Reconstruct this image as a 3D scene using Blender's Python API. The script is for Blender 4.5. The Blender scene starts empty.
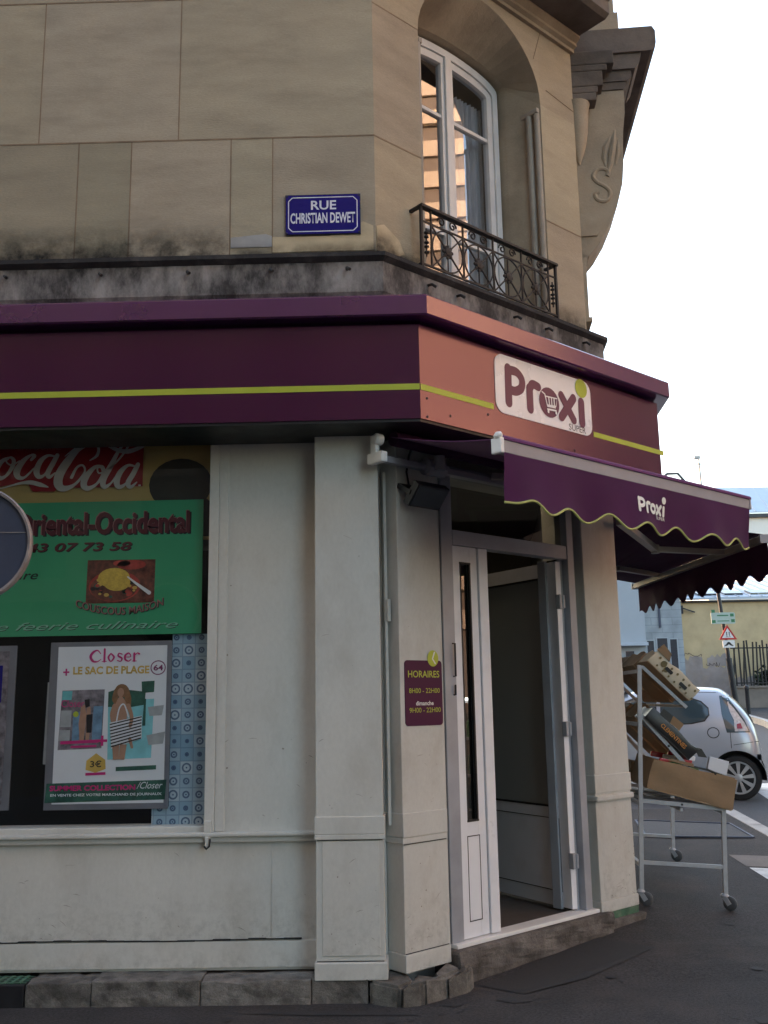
import bpy, bmesh, math, random
from mathutils import Vector, Matrix
from mathutils.bvhtree import BVHTree
random.seed(11)
SC = bpy.context.scene
COL = SC.collection
R = math.radians
V = Vector

# ------------------------------------------------------------------ frames
class Frame:
    """a along the wall, b up, c outwards"""
    def __init__(s, o, u, n, w=(0, 0, 1)):
        s.o, s.u, s.n, s.w = V(o), V(u), V(n), V(w)
    def p(s, a, b, c=0.0):
        return s.o + s.u * a + s.w * b + s.n * c
TH = R(42.8)
CT, ST = math.cos(TH), math.sin(TH)
AZ = R(4.0)
LF = Frame((0, 5.76, 0), (1, 0, 0), (0, -1, 0))                     # left facade
CF = Frame((-.12, 5.76, 0), (CT, ST, 0), (ST, -CT, 0))              # chamfered corner facade
CEND = CF.p(2.22, 0)
RF = Frame(CEND, (math.sin(AZ), math.cos(AZ), 0), (math.cos(AZ), -math.sin(AZ), 0))  # right facade
WF = Frame((0, 0, 0), (1, 0, 0), (0, -1, 0))                        # plain world: a=x b=z c=-y
def frame_at(loc, rz):
    c, s = math.cos(rz), math.sin(rz)
    return Frame(loc, (c, s, 0), (s, -c, 0))

def zg(y):
    """height of the pavement: the street climbs behind the corner"""
    if y < 5.9: return 0.0
    if y < 12: return .055 * (y - 5.9)
    return .3355 + .022 * (y - 12)

def zp(x, y):
    """pavement level: falls slightly from the right-hand facade to the kerb"""
    return zg(y) - .05 * min(max(x - 1.55, 0), 1.1) * min(max((y - 6.2) / .8, 0), 1)

# ------------------------------------------------------------------ materials
def _nodes(name):
    m = bpy.data.materials.new(name); m.use_nodes = True
    return m, m.node_tree, m.node_tree.nodes['Principled BSDF']

def mat(name, col, rough=.6, metal=0.0, var=.12, scale=6.0, bump=0.0, bscale=40.0, dirt=None, dirt_amt=0.0,
        dirt_scale=2.0, stretch=(1, 1, 1), spec=.5, coat=0.0, tint=False, fine=0.0, rvar=.08, sheen=0, coatr=.12, stint=None, ior=1.7, dlo=.5, dhi=.78):
    m, t, b = _nodes(name)
    N, L = t.nodes, t.links
    tc = N.new('ShaderNodeTexCoord'); mp = N.new('ShaderNodeMapping')
    mp.inputs['Scale'].default_value = stretch
    L.new(tc.outputs['Object'], mp.inputs['Vector'])
    def noise(sc, det=5, rough_=.6):
        n = N.new('ShaderNodeTexNoise'); n.inputs['Scale'].default_value = sc
        n.inputs['Detail'].default_value = det; n.inputs['Roughness'].default_value = rough_
        L.new(mp.outputs[0], n.inputs['Vector']); return n
    def ramp(src, lo, hi):
        r = N.new('ShaderNodeMapRange'); r.inputs['From Min'].default_value = lo; r.inputs['From Max'].default_value = hi
        L.new(src, r.inputs['Value']); return r.outputs[0]
    n1 = noise(scale)
    mx = N.new('ShaderNodeMix'); mx.data_type = 'RGBA'
    mx.inputs[6].default_value = (*[c * (1 - var) for c in col], 1)
    mx.inputs[7].default_value = (*[min(1, c * (1 + var)) for c in col], 1)
    L.new(ramp(n1.outputs['Fac'], .3, .7), mx.inputs[0])
    out = mx.outputs[2]
    if tint:
        at = N.new('ShaderNodeAttribute'); at.attribute_name = 'tint'
        mm = N.new('ShaderNodeMix'); mm.data_type = 'RGBA'; mm.blend_type = 'MULTIPLY'; mm.inputs[0].default_value = 1
        L.new(out, mm.inputs[6]); L.new(at.outputs['Color'], mm.inputs[7]); out = mm.outputs[2]
    if fine:
        n3 = noise(scale * 28, 3, .7)
        mm = N.new('ShaderNodeMix'); mm.data_type = 'RGBA'; mm.blend_type = 'MULTIPLY'; mm.inputs[0].default_value = 1
        mr = N.new('ShaderNodeMapRange'); mr.inputs['From Min'].default_value = .3; mr.inputs['From Max'].default_value = .7
        mr.inputs['To Min'].default_value = 1 - fine; mr.inputs['To Max'].default_value = 1 + fine
        L.new(n3.outputs['Fac'], mr.inputs['Value']); L.new(out, mm.inputs[6]); L.new(mr.outputs[0], mm.inputs[7]); out = mm.outputs[2]
    if dirt:
        n2 = noise(dirt_scale, 8, .68)
        md = N.new('ShaderNodeMix'); md.data_type = 'RGBA'
        mul = N.new('ShaderNodeMath'); mul.operation = 'MULTIPLY'; mul.inputs[1].default_value = dirt_amt
        cl = N.new('ShaderNodeClamp'); L.new(ramp(n2.outputs['Fac'], dlo, dhi), cl.inputs[0]); L.new(cl.outputs[0], mul.inputs[0])
        L.new(mul.outputs[0], md.inputs[0]); L.new(out, md.inputs[6]); md.inputs[7].default_value = (*dirt, 1); out = md.outputs[2]
    L.new(out, b.inputs['Base Color'])
    if rvar:
        mr = N.new('ShaderNodeMapRange'); mr.inputs['From Min'].default_value = .3; mr.inputs['From Max'].default_value = .7
        mr.inputs['To Min'].default_value = max(.02, rough - rvar); mr.inputs['To Max'].default_value = min(1, rough + rvar)
        L.new(n1.outputs['Fac'], mr.inputs['Value']); L.new(mr.outputs[0], b.inputs['Roughness'])
    else:
        b.inputs['Roughness'].default_value = rough
    b.inputs['Metallic'].default_value = metal
    b.inputs['Specular IOR Level'].default_value = spec
    if stint: b.inputs['Specular Tint'].default_value = (*stint, 1); b.inputs['IOR'].default_value = ior
    b.inputs['Coat Weight'].default_value = coat
    b.inputs['Coat Roughness'].default_value = coatr
    if sheen: b.inputs['Sheen Weight'].default_value = sheen
    if bump:
        n4 = noise(bscale, 6, .65)
        bp = N.new('ShaderNodeBump'); bp.inputs['Strength'].default_value = bump; bp.inputs['Distance'].default_value = .01
        L.new(n4.outputs['Fac'], bp.inputs['Height']); L.new(bp.outputs[0], b.inputs['Normal'])
    return m

def glass_mat(name, tint=(.8, .85, .86), ior=1.5, rough=.0, boost=1.0):
    m = bpy.data.materials.new(name); m.use_nodes = True
    t = m.node_tree; N, L = t.nodes, t.links; N.clear()
    o = N.new('ShaderNodeOutputMaterial'); tr = N.new('ShaderNodeBsdfTransparent'); gl = N.new('ShaderNodeBsdfGlossy')
    tr.inputs[0].default_value = (*tint, 1); gl.inputs[0].default_value = (1, 1, 1, 1); gl.inputs['Roughness'].default_value = rough
    fr = N.new('ShaderNodeFresnel'); ge = N.new('ShaderNodeNewGeometry'); im = N.new('ShaderNodeMix')
    im.inputs[2].default_value = ior; im.inputs[3].default_value = 1 / ior
    L.new(ge.outputs['Backfacing'], im.inputs[0]); L.new(im.outputs[0], fr.inputs[0])
    mu = N.new('ShaderNodeMath'); mu.operation = 'MULTIPLY'; mu.inputs[1].default_value = boost; mu.use_clamp = True
    mx = N.new('ShaderNodeMixShader')
    L.new(fr.outputs[0], mu.inputs[0]); L.new(mu.outputs[0], mx.inputs[0])
    L.new(tr.outputs[0], mx.inputs[1]); L.new(gl.outputs[0], mx.inputs[2]); L.new(mx.outputs[0], o.inputs[0])
    return m

def stain_mat(name, col, top, amt, scale=6, lo=.38, hi=.66):
    """patchy deposit that thins out upwards (z measured from the foot of the sheet)"""
    m, t, b = _nodes(name); N, L = t.nodes, t.links
    tc = N.new('ShaderNodeTexCoord'); n = N.new('ShaderNodeTexNoise'); n.inputs['Scale'].default_value = scale; n.inputs['Detail'].default_value = 9; n.inputs['Roughness'].default_value = .7
    L.new(tc.outputs['Object'], n.inputs['Vector'])
    mr = N.new('ShaderNodeMapRange'); mr.inputs['From Min'].default_value = lo; mr.inputs['From Max'].default_value = hi; L.new(n.outputs['Fac'], mr.inputs['Value'])
    sx = N.new('ShaderNodeAttribute'); sx.attribute_name = 'rise'
    m2 = N.new('ShaderNodeMapRange'); m2.inputs['From Min'].default_value = 0; m2.inputs['From Max'].default_value = 1; m2.inputs['To Min'].default_value = amt; m2.inputs['To Max'].default_value = 0
    L.new(sx.outputs['Fac'], m2.inputs['Value'])
    mu = N.new('ShaderNodeMath'); mu.operation = 'MULTIPLY'; mu.use_clamp = True; L.new(mr.outputs[0], mu.inputs[0]); L.new(m2.outputs[0], mu.inputs[1])
    L.new(mu.outputs[0], b.inputs['Alpha']); b.inputs['Base Color'].default_value = (*col, 1); b.inputs['Roughness'].default_value = .9; b.inputs['Specular IOR Level'].default_value = .1
    return m
def stain(fr, a0, a1, b0, b1, c, m, parent, name='stain'):
    b = MB(); n = 12
    for i in range(n):
        x0, x1 = a0 + (a1 - a0) * i / n, a0 + (a1 - a0) * (i + 1) / n
        b.face([fr.p(x0, b0, c), fr.p(x1, b0, c), fr.p(x1, b1, c), fr.p(x0, b1, c)])
    bmesh.ops.remove_doubles(b.bm, verts=b.bm.verts[:], dist=.0001)
    o = b.build(name, m, parent)
    at = o.data.attributes.new('rise', 'FLOAT', 'POINT')
    zs = [v.co.z for v in o.data.vertices]; z0, z1 = min(zs), max(zs)
    for i, z in enumerate(zs): at.data[i].value = (z - z0) / (z1 - z0)
    return o

def dull_glass(name, col, see=.25):
    m, t, b = _nodes(name); N, L = t.nodes, t.links
    n = N.new('ShaderNodeTexNoise'); n.inputs['Scale'].default_value = 3; n.inputs['Detail'].default_value = 6
    tc = N.new('ShaderNodeTexCoord'); L.new(tc.outputs['Object'], n.inputs['Vector'])
    mr = N.new('ShaderNodeMapRange'); mr.inputs['To Min'].default_value = .10; mr.inputs['To Max'].default_value = .26
    L.new(n.outputs['Fac'], mr.inputs['Value']); L.new(mr.outputs[0], b.inputs['Roughness'])
    b.inputs['Base Color'].default_value = (*col, 1); b.inputs['Alpha'].default_value = 1 - see
    return m

def emit_mat(name, col, strength):
    m, t, b = _nodes(name)
    b.inputs['Base Color'].default_value = (*col, 1)
    b.inputs['Emission Color'].default_value = (*col, 1); b.inputs['Emission Strength'].default_value = strength
    return m

def brick_mat(name, c1, c2, mortar, scale, w, h, rough=.85):
    m, t, b = _nodes(name); N, L = t.nodes, t.links
    tc = N.new('ShaderNodeTexCoord'); mp = N.new('ShaderNodeMapping'); mp.inputs['Rotation'].default_value = (R(90), 0, 0)
    br = N.new('ShaderNodeTexBrick'); br.inputs['Scale'].default_value = scale
    br.inputs['Color1'].default_value = (*c1, 1); br.inputs['Color2'].default_value = (*c2, 1); br.inputs['Mortar'].default_value = (*mortar, 1)
    br.inputs['Mortar Size'].default_value = .012; br.inputs['Brick Width'].default_value = w; br.inputs['Row Height'].default_value = h
    L.new(tc.outputs['Object'], mp.inputs[0]); L.new(mp.outputs[0], br.inputs['Vector'])
    n = N.new('ShaderNodeTexNoise'); n.inputs['Scale'].default_value = 1.3; n.inputs['Detail'].default_value = 8
    L.new(tc.outputs['Object'], n.inputs['Vector'])
    mx = N.new('ShaderNodeMix'); mx.data_type = 'RGBA'; mx.blend_type = 'MULTIPLY'; mx.inputs[0].default_value = 1
    mr = N.new('ShaderNodeMapRange'); mr.inputs['From Min'].default_value = .3; mr.inputs['From Max'].default_value = .7
    mr.inputs['To Min'].default_value = .75; mr.inputs['To Max'].default_value = 1.2
    L.new(n.outputs['Fac'], mr.inputs['Value']); L.new(br.outputs['Color'], mx.inputs[6]); L.new(mr.outputs[0], mx.inputs[7])
    L.new(mx.outputs[2], b.inputs['Base Color']); b.inputs['Roughness'].default_value = rough
    return m

M = {}
M['stone'] = mat('limestone', (.345, .30, .226), .88, var=.11, scale=3.4, bump=.28, bscale=60, dirt=(.19, .16, .12), dirt_amt=.5, dirt_scale=3.0, stretch=(.55, .55, 1.9), tint=True, fine=.09, spec=.2)
M['stone2'] = mat('limestone_trim', (.335, .285, .215), .88, var=.16, scale=3, bump=.35, bscale=55, dirt=(.13, .11, .085), dirt_amt=.6, dirt_scale=1.8, fine=.05, spec=.2)
M['litstone'] = mat('lit_jamb_stone', (.345, .315, .27), .88, var=.12, scale=4, bump=.3, bscale=55, dirt=(.2, .17, .14), dirt_amt=.6, dirt_scale=3, spec=.2)  # stone tone lightened to imitate light catching the jamb mouldings
M['mortar'] = mat('red_mortar', (.23, .165, .11), .95, var=.3, scale=5)
M['patchstone'] = mat('render_repair', (.52, .43, .29), .9, var=.1, scale=6, bump=.2, spec=.2)
M['greypatch'] = mat('grey_repair', (.33, .33, .33), .9, var=.12, scale=8, spec=.2)
M['soot'] = mat('sooty_ledge', (.060, .056, .056), .85, var=.75, scale=2.6, bump=.6, bscale=30, dirt=(.34, .32, .305), dirt_amt=.9, dirt_scale=3.6, stretch=(1.0, 1.0, .5), dlo=.44, dhi=.66, fine=.35, spec=.3)
M['sootblack'] = mat('black_soot_crust', (.022, .020, .021), .9, var=.5, scale=6, bump=.6, bscale=40, dirt=(.11, .10, .095), dirt_amt=.6, dirt_scale=5)
M['sootstone'] = mat('soot_band', (.10, .092, .08), .9, var=.5, scale=4, bump=.3, dirt=(.26, .23, .18), dirt_amt=.7, dirt_scale=3)
M['cornice'] = mat('dark_weathered_stone', (.135, .115, .10), .9, var=.35, scale=2.5, bump=.35, bscale=40, dirt=(.05, .045, .045), dirt_amt=.8, dirt_scale=1.6, spec=.2)
M['cream'] = mat('cream_paint', (.535, .535, .505), .5, var=.06, scale=2.2, bump=.10, bscale=24, dirt=(.33, .29, .235), dirt_amt=.55, dirt_scale=3.4, stretch=(1, 1, .55), fine=.04, spec=.35)
M['greypaint'] = mat('pale_grey_paint', (.56, .545, .505), .5, var=.06, scale=1.8, bump=.10, bscale=22, dirt=(.36, .33, .285), dirt_amt=.5, dirt_scale=2.8, stretch=(1, 1, .55), fine=.04, spec=.35)
M['greenpaint'] = mat('old_green_paint', (.05, .13, .08), .6, var=.4, scale=14, dirt=(.3, .27, .2), dirt_amt=.5, dirt_scale=12)
M['plinth'] = mat('worn_kerb_stone', (.165, .152, .14), .9, var=.5, scale=9, bump=.9, bscale=45, dirt=(.045, .040, .038), dirt_amt=.95, dirt_scale=6, fine=.35, spec=.2, tint=True)
M['step'] = mat('old_concrete_step', (.135, .12, .11), .9, var=.5, scale=7, bump=.9, bscale=40, dirt=(.035, .032, .030), dirt_amt=.95, dirt_scale=4.5, fine=.35, spec=.2)
M['purple'] = mat('purple_lacquer', (.042, .0018, .032), .20, var=.03, scale=3, spec=.95, rvar=0, stint=(1, .62, .66))
M['plumflat'] = mat('plum_plastic', (.060, .006, .040), .5, var=.05, scale=3, spec=.3)
M['plumink'] = mat('logo_plum', (.10, .010, .055), .36, var=.03, scale=3, spec=.6, rvar=0)
M['purplecap'] = mat('purple_lacquer_lit_cap', (.072, .014, .090), .2, var=.08, scale=3, spec=1.0, rvar=0, ior=1.85, stint=(1, .72, .62))  # lacquer lightened: brightness of the outward, skyward face put into its colour
M['lime'] = mat('lime_vinyl', (.40, .46, .045), .4, var=.05, scale=5)
M['fabric'] = mat('aubergine_awning_cloth', (.125, .032, .116), .85, var=.10, scale=5, bump=.25, bscale=220, dirt=(.15, .05, .13), dirt_amt=.35, dirt_scale=3, spec=.2, sheen=.15)
M['fabricshade'] = mat('aubergine_awning_cloth_shaded', (.045, .012, .04), .9, var=.12, scale=5, bump=.25, bscale=220, spec=.15)  # same cloth darkened: backlit and underside shade put into the colour
M['hem'] = mat('lime_hem_braid', (.42, .43, .14), .8, var=.12, scale=20)
M['white'] = mat('white_lacquer', (.76, .76, .75), .4, var=.04, scale=4, dirt=(.5, .48, .44), dirt_amt=.3, dirt_scale=5)
M['whitevinyl'] = mat('white_vinyl', (.78, .76, .76), .28, var=.04, scale=4, spec=.8, rvar=.03)
M['pvc'] = mat('white_pvc', (.74, .75, .79), .35, var=.03, scale=3, dirt=(.46, .44, .42), dirt_amt=.3, dirt_scale=5)
M['gasket'] = mat('black_rubber', (.012, .012, .013), .6)
M['alu'] = mat('brushed_aluminium', (.34, .355, .39), .42, metal=.15, var=.1, scale=6)
M['greybar'] = mat('grey_aluminium_bar', (.27, .265, .295), .45, metal=.0, var=.08, scale=6)
M['armgrey'] = mat('grey_awning_arm', (.33, .30, .28), .5, metal=.3, var=.1, scale=6)
M['darkmetal'] = mat('dark_metal', (.035, .035, .04), .45, metal=.6, var=.2, scale=10)
M['iron'] = mat('black_wrought_iron', (.018, .016, .016), .55, metal=.3, var=.3, scale=20, bump=.3, bscale=90)
M['wframe'] = mat('old_white_window_paint', (.62, .63, .64), .5, var=.06, scale=5, dirt=(.42, .41, .40), dirt_amt=.4, dirt_scale=6)
M['lace'] = mat('lace_curtain', (.72, .72, .74), .9, var=.15, scale=12, stretch=(3, 3, .5))
M['glass'] = glass_mat('window_glass', (.93, .95, .95), 1.5, .0, 1.3)
M['upglass'] = glass_mat('old_window_glass', (.62, .66, .70), 1.5, .0, 3.4)
M['doorglass'] = glass_mat('door_glass', (.42, .45, .44), 1.5, .0, 1.8)
M['leafglass'] = dull_glass('dull_door_pane', (.34, .355, .345), .0)  # plain opaque grey pane
M['transom'] = glass_mat('transom_glass', (.55, .55, .5), 1.5, .0, 1.0)
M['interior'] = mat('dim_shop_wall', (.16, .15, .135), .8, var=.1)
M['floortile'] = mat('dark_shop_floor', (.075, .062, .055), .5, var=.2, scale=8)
M['black'] = mat('black_board', (.008, .008, .010), .5, var=.2)
M['asphalt'] = mat('asphalt_pavement', (.046, .042, .042), .88, var=.35, scale=2.2, bump=.8, bscale=150, dirt=(.095, .076, .066), dirt_amt=.6, dirt_scale=1.3, fine=.5, spec=.3)
M['asphaltpatch'] = mat('fresh_asphalt', (.027, .025, .026), .82, var=.25, scale=5, bump=.55, bscale=260, fine=.25)
M['palepatch'] = mat('pale_pavement_repair', (.17, .145, .13), .9, var=.2, scale=4, bump=.4, bscale=200, fine=.2)
M['road'] = mat('road_asphalt', (.055, .056, .062), .85, var=.2, scale=1.0, bump=.4, bscale=200, fine=.2)
M['granite'] = mat('granite_kerb', (.33, .32, .31), .8, var=.2, scale=6, fine=.2)
M['roadpaint'] = mat('worn_road_paint', (.62, .62, .60), .8, var=.15, scale=6, dirt=(.1, .1, .1), dirt_amt=.6, dirt_scale=9)
M['carpaint'] = mat('silver_car_paint', (.40, .435, .50), .30, metal=.2, var=.02, scale=2, coat=.8, rvar=.02)
M['carglass'] = mat('tinted_car_glass', (.045, .07, .085), .06, var=.05, spec=.9, rvar=0)
M['tyre'] = mat('tyre_rubber', (.014, .014, .015), .8, var=.2, scale=30)
M['rim'] = mat('silver_wheel_trim', (.50, .51, .53), .35, metal=.5, var=.05)
M['chrome'] = mat('clear_tail_lamp', (.50, .48, .49), .25, metal=.0, var=.25, scale=25, rvar=.05)
M['redlamp'] = mat('red_lamp_plastic', (.30, .01, .012), .15, var=.1)
M['card'] = mat('brown_cardboard', (.265, .175, .10), .85, var=.10, scale=4, dirt=(.22, .14, .08), dirt_amt=.5, dirt_scale=5, bump=.2, bscale=25)
M['cardin'] = mat('cardboard_inside', (.33, .225, .13), .85, var=.08, scale=5)
M['cardcream'] = mat('printed_cream_cardboard', (.56, .50, .38), .8, var=.05, scale=5)
M['print'] = mat('brown_print', (.16, .13, .06), .8)
M['blackplastic'] = mat('black_crate_plastic', (.016, .015, .016), .4, var=.2)
M['orangeprint'] = mat('orange_print', (.50, .21, .04), .6)
M['tube'] = mat('grey_painted_tube', (.38, .39, .42), .5, metal=.25, var=.1, scale=10, dirt=(.18, .17, .16), dirt_amt=.35, dirt_scale=14)
M['castor'] = mat('grey_castor_rubber', (.07, .07, .075), .6, var=.2)
M['yellowwall'] = mat('ochre_rendered_wall', (.50, .375, .215), .9, var=.14, scale=1.2, dirt=(.34, .24, .12), dirt_amt=.5, dirt_scale=1.6, bump=.2, bscale=10)
M['lilac'] = mat('faded_overpaint', (.33, .27, .24), .9, var=.25, scale=1.5, dirt=(.40, .30, .2), dirt_amt=.6, dirt_scale=2)
M['graffiti'] = mat('dark_spray', (.09, .06, .045), .8)
M['greyblock'] = brick_mat('blue_grey_blockwork', (.29, .315, .335), (.325, .35, .37), (.22, .24, .255), 1.0, .9, .32)
M['palewall'] = mat('pale_blue_grey_render', (.36, .385, .41), .85, var=.05, scale=.8)
M['zinc'] = mat('zinc_roof_sheet', (.40, .44, .50), .5, metal=.3, var=.10, scale=1.2, stretch=(1, .3, 1))
M['whitewall'] = mat('off_white_render', (.58, .57, .53), .85, var=.06, scale=1)
M['darkglass'] = mat('dark_background_glass', (.035, .045, .055), .12, var=.1, spec=.8)
M['lowwall'] = mat('brown_grey_wall', (.19, .155, .13), .9, var=.2, scale=2, bump=.2)
M['bark'] = mat('bark', (.07, .055, .045), .9, var=.3, scale=10)
M['leaf'] = mat('dark_leaf', (.03, .05, .022), .7, var=.4, scale=4)
M['signwhite'] = mat('sign_white', (.74, .74, .72), .45, var=.04)
M['signred'] = mat('sign_red', (.48, .03, .03), .45)
M['signblack'] = mat('sign_black', (.015, .015, .015), .5)
M['signgreen'] = mat('sign_green', (.05, .20, .09), .5)
M['plategreen'] = mat('pale_green_plate', (.42, .52, .46), .5, var=.06)
M['enamel'] = mat('blue_enamel', (.008, .006, .16), .22, var=.06, scale=8, spec=.3, rvar=.03)
M['enamelwhite'] = mat('white_enamel', (.66, .68, .78), .3)
M['enameledge'] = mat('dark_enamel_rim', (.008, .008, .03), .3)
M['galv'] = mat('galvanised_sign_back', (.048, .058, .095), .45, metal=.0, var=.14, scale=5, dirt=(.06, .07, .10), dirt_amt=.5, dirt_scale=5)
M['galvrim'] = mat('orange_flecked_rim', (.27, .24, .235), .45, metal=.1, var=.2, scale=12, dirt=(.30, .13, .06), dirt_amt=.6, dirt_scale=18)  # pale rim with random orange-brown patches
M['green'] = mat('green_poster_print', (.05, .30, .15), .4, var=.10, scale=1.6, spec=.4)
M['greenglow'] = mat('pale_green_print', (.22, .42, .32), .4, var=.05)
M['darkred'] = mat('dark_red_ink', (.10, .012, .018), .5)
M['inkblack'] = mat('black_ink', (.012, .008, .010), .5)
M['pinkhi'] = mat('pink_highlight_ink', (.30, .13, .13), .5)
M['cokered'] = mat('red_banner', (.30, .008, .014), .45, var=.10, scale=3)
M['cokewhite'] = mat('banner_white', (.56, .53, .52), .45)
M['ochre'] = mat('ochre_board', (.50, .35, .13), .55, var=.10, scale=2)
M['darkdisc'] = mat('dark_round_spot', (.05, .042, .035), .5, var=.2)
M['paper'] = mat('white_poster_paper', (.66, .67, .71), .5, var=.03, scale=4, bump=.15, bscale=9)
M['magenta'] = mat('magenta_ink', (.50, .015, .16), .5)
M['gold'] = mat('gold_ink', (.55, .36, .08), .5)
M['plum'] = mat('plum_ink', (.19, .02, .10), .5)
M['teal'] = mat('teal_ink', (.12, .40, .42), .5, var=.25, scale=7)
M['sea'] = mat('sea_photo_ink', (.20, .50, .55), .5, var=.2, scale=9)
M['foliageink'] = mat('dark_green_ink', (.02, .085, .06), .5, var=.5, scale=16)
M['skinink'] = mat('skin_print', (.38, .21, .14), .5, var=.12, scale=20)
M['hairink'] = mat('hair_print', (.20, .10, .045), .5, var=.3, scale=30)
M['photoink'] = mat('photo_print', (.16, .14, .16), .5, var=.7, scale=22)
M['blueink'] = mat('blue_photo_ink', (.13, .23, .34), .5, var=.4, scale=16)
M['greyink'] = mat('grey_print', (.34, .35, .36), .5, var=.15, scale=15)
M['clipframe'] = mat('grey_clip_frame', (.22, .22, .25), .4, metal=.4, var=.1)
M['dishbrown'] = mat('dish_print', (.12, .035, .022), .5, var=.7, scale=24)
M['couscous'] = mat('couscous_print', (.52, .36, .06), .5, var=.25, scale=50)
M['redink'] = mat('red_photo_ink', (.32, .04, .03), .5, var=.5, scale=12)
M['citylight'] = mat('sunlit_tone_facade_stone', (.60, .50, .42), .85, var=.08, scale=.7)
M['citydark'] = mat('sooty_facade_stone', (.125, .115, .105), .85, var=.1, scale=.7)  # sooty dark stone, kept low to cut reflection and bounce
M['citydark2'] = mat('shade_tone_facade_stone', (.20, .165, .15), .85, var=.08, scale=.7)  # darker twin of the band stone: shade between bands put into colour
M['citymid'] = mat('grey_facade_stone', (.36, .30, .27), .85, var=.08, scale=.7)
M['cityshade'] = mat('shade_black_facade', (.022, .022, .030), .85, var=.1, scale=.7)  # shade put into the colour, mirrored by the fascia's right end
M['ltube'] = emit_mat('lit_tube', (1.0, .97, .90), 1.6)
M['warmlamp'] = emit_mat('warm_lamp', (1.0, .78, .52), 2.2)
M['redpack'] = mat('red_packaging', (.42, .02, .03), .35, var=.15, scale=8)
M['greenveg'] = mat('green_vegetable', (.05, .13, .03), .45, var=.3, scale=10)

def azulejo():
    m, t, b = _nodes('blue_tile_pattern'); N, L = t.nodes, t.links
    tc = N.new('ShaderNodeTexCoord'); mp = N.new('ShaderNodeMapping'); mp.inputs['Scale'].default_value = (13, 13, 13)
    L.new(tc.outputs['Object'], mp.inputs[0])
    sx = N.new('ShaderNodeSeparateXYZ'); L.new(mp.outputs[0], sx.inputs[0])
    def math_(op, a, b_=None):
        n = N.new('ShaderNodeMath'); n.operation = op
        for i, v in enumerate((a, b_)):
            if v is None: continue
            if isinstance(v, (int, float)): n.inputs[i].default_value = v
            else: L.new(v, n.inputs[i])
        return n.outputs[0]
    fx = math_('SUBTRACT', math_('FRACT', sx.outputs[0]), .5); fz = math_('SUBTRACT', math_('FRACT', sx.outputs[2]), .5)
    d = math_('SQRT', math_('ADD', math_('MULTIPLY', fx, fx), math_('MULTIPLY', fz, fz)))
    cell = N.new('ShaderNodeTexWhiteNoise'); cell.noise_dimensions = '2D'
    cb = N.new('ShaderNodeCombineXYZ'); L.new(math_('FLOOR', sx.outputs[0]), cb.inputs[0]); L.new(math_('FLOOR', sx.outputs[2]), cb.inputs[1])
    L.new(cb.outputs[0], cell.inputs['Vector'])
    r1 = math_('ADD', math_('MULTIPLY', cell.outputs['Value'], .22), .10)
    ring = math_('LESS_THAN', math_('ABSOLUTE', math_('SUBTRACT', d, r1)), .065)
    dot = math_('LESS_THAN', d, .06)
    edge = math_('GREATER_THAN', math_('MAXIMUM', math_('ABSOLUTE', fx), math_('ABSOLUTE', fz)), .46)
    f = math_('MAXIMUM', math_('MAXIMUM', math_('MULTIPLY', ring, .85), dot), math_('MULTIPLY', edge, .4))
    base = N.new('ShaderNodeMix'); base.data_type = 'RGBA'; base.inputs[6].default_value = (.20, .33, .44, 1); base.inputs[7].default_value = (.44, .52, .58, 1)
    L.new(cell.outputs['Value'], base.inputs[0])
    mx = N.new('ShaderNodeMix'); mx.data_type = 'RGBA'; mx.inputs[7].default_value = (.035, .07, .15, 1)
    L.new(f, mx.inputs[0]); L.new(base.outputs[2], mx.inputs[6]); L.new(mx.outputs[2], b.inputs['Base Color']); b.inputs['Roughness'].default_value = .5
    return m
M['azulejo'] = azulejo()
M['sootstain'] = stain_mat('rain_splash_soot', (.035, .032, .030), .3, 1.15, 5, .36, .62)
M['splash'] = stain_mat('street_splash_dirt', (.24, .205, .165), .3, .28, 18, .46, .74)
M['scuff'] = mat('scuffed_paint', (.27, .245, .21), .7, var=.3, scale=20)

# ------------------------------------------------------------------ object bookkeeping
BASE = {}
def tag(o, label=None, cat=None, group=None, kind=None):
    if label: o['label'] = label
    if cat: o['category'] = cat
    if group: o['group'] = group
    if kind: o['kind'] = kind
    return o
def thing(name, label, cat, loc=(0, 0, 0), rz=0.0, group=None, tilt=None):
    o = bpy.data.objects.new(name, None); COL.objects.link(o)
    o.empty_display_size = .2
    o.location = loc; o.rotation_euler = (tilt[0], tilt[1], rz) if tilt else (0, 0, rz)
    BASE[o.name] = Matrix.Translation(V(loc)) @ o.rotation_euler.to_matrix().to_4x4()
    return tag(o, label, cat, group)
def copy_tree(o, loc=None, rz=None, parent=None):
    c = o.copy(); COL.objects.link(c)
    if parent: c.parent = parent
    if loc is not None: c.location = loc
    if rz is not None: c.rotation_euler.z = rz
    if parent is None: BASE[c.name] = Matrix.Translation(c.location) @ c.rotation_euler.to_matrix().to_4x4()
    for ch in [x for x in COL.objects if x.parent is o]: copy_tree(ch, parent=c)
    return c

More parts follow.
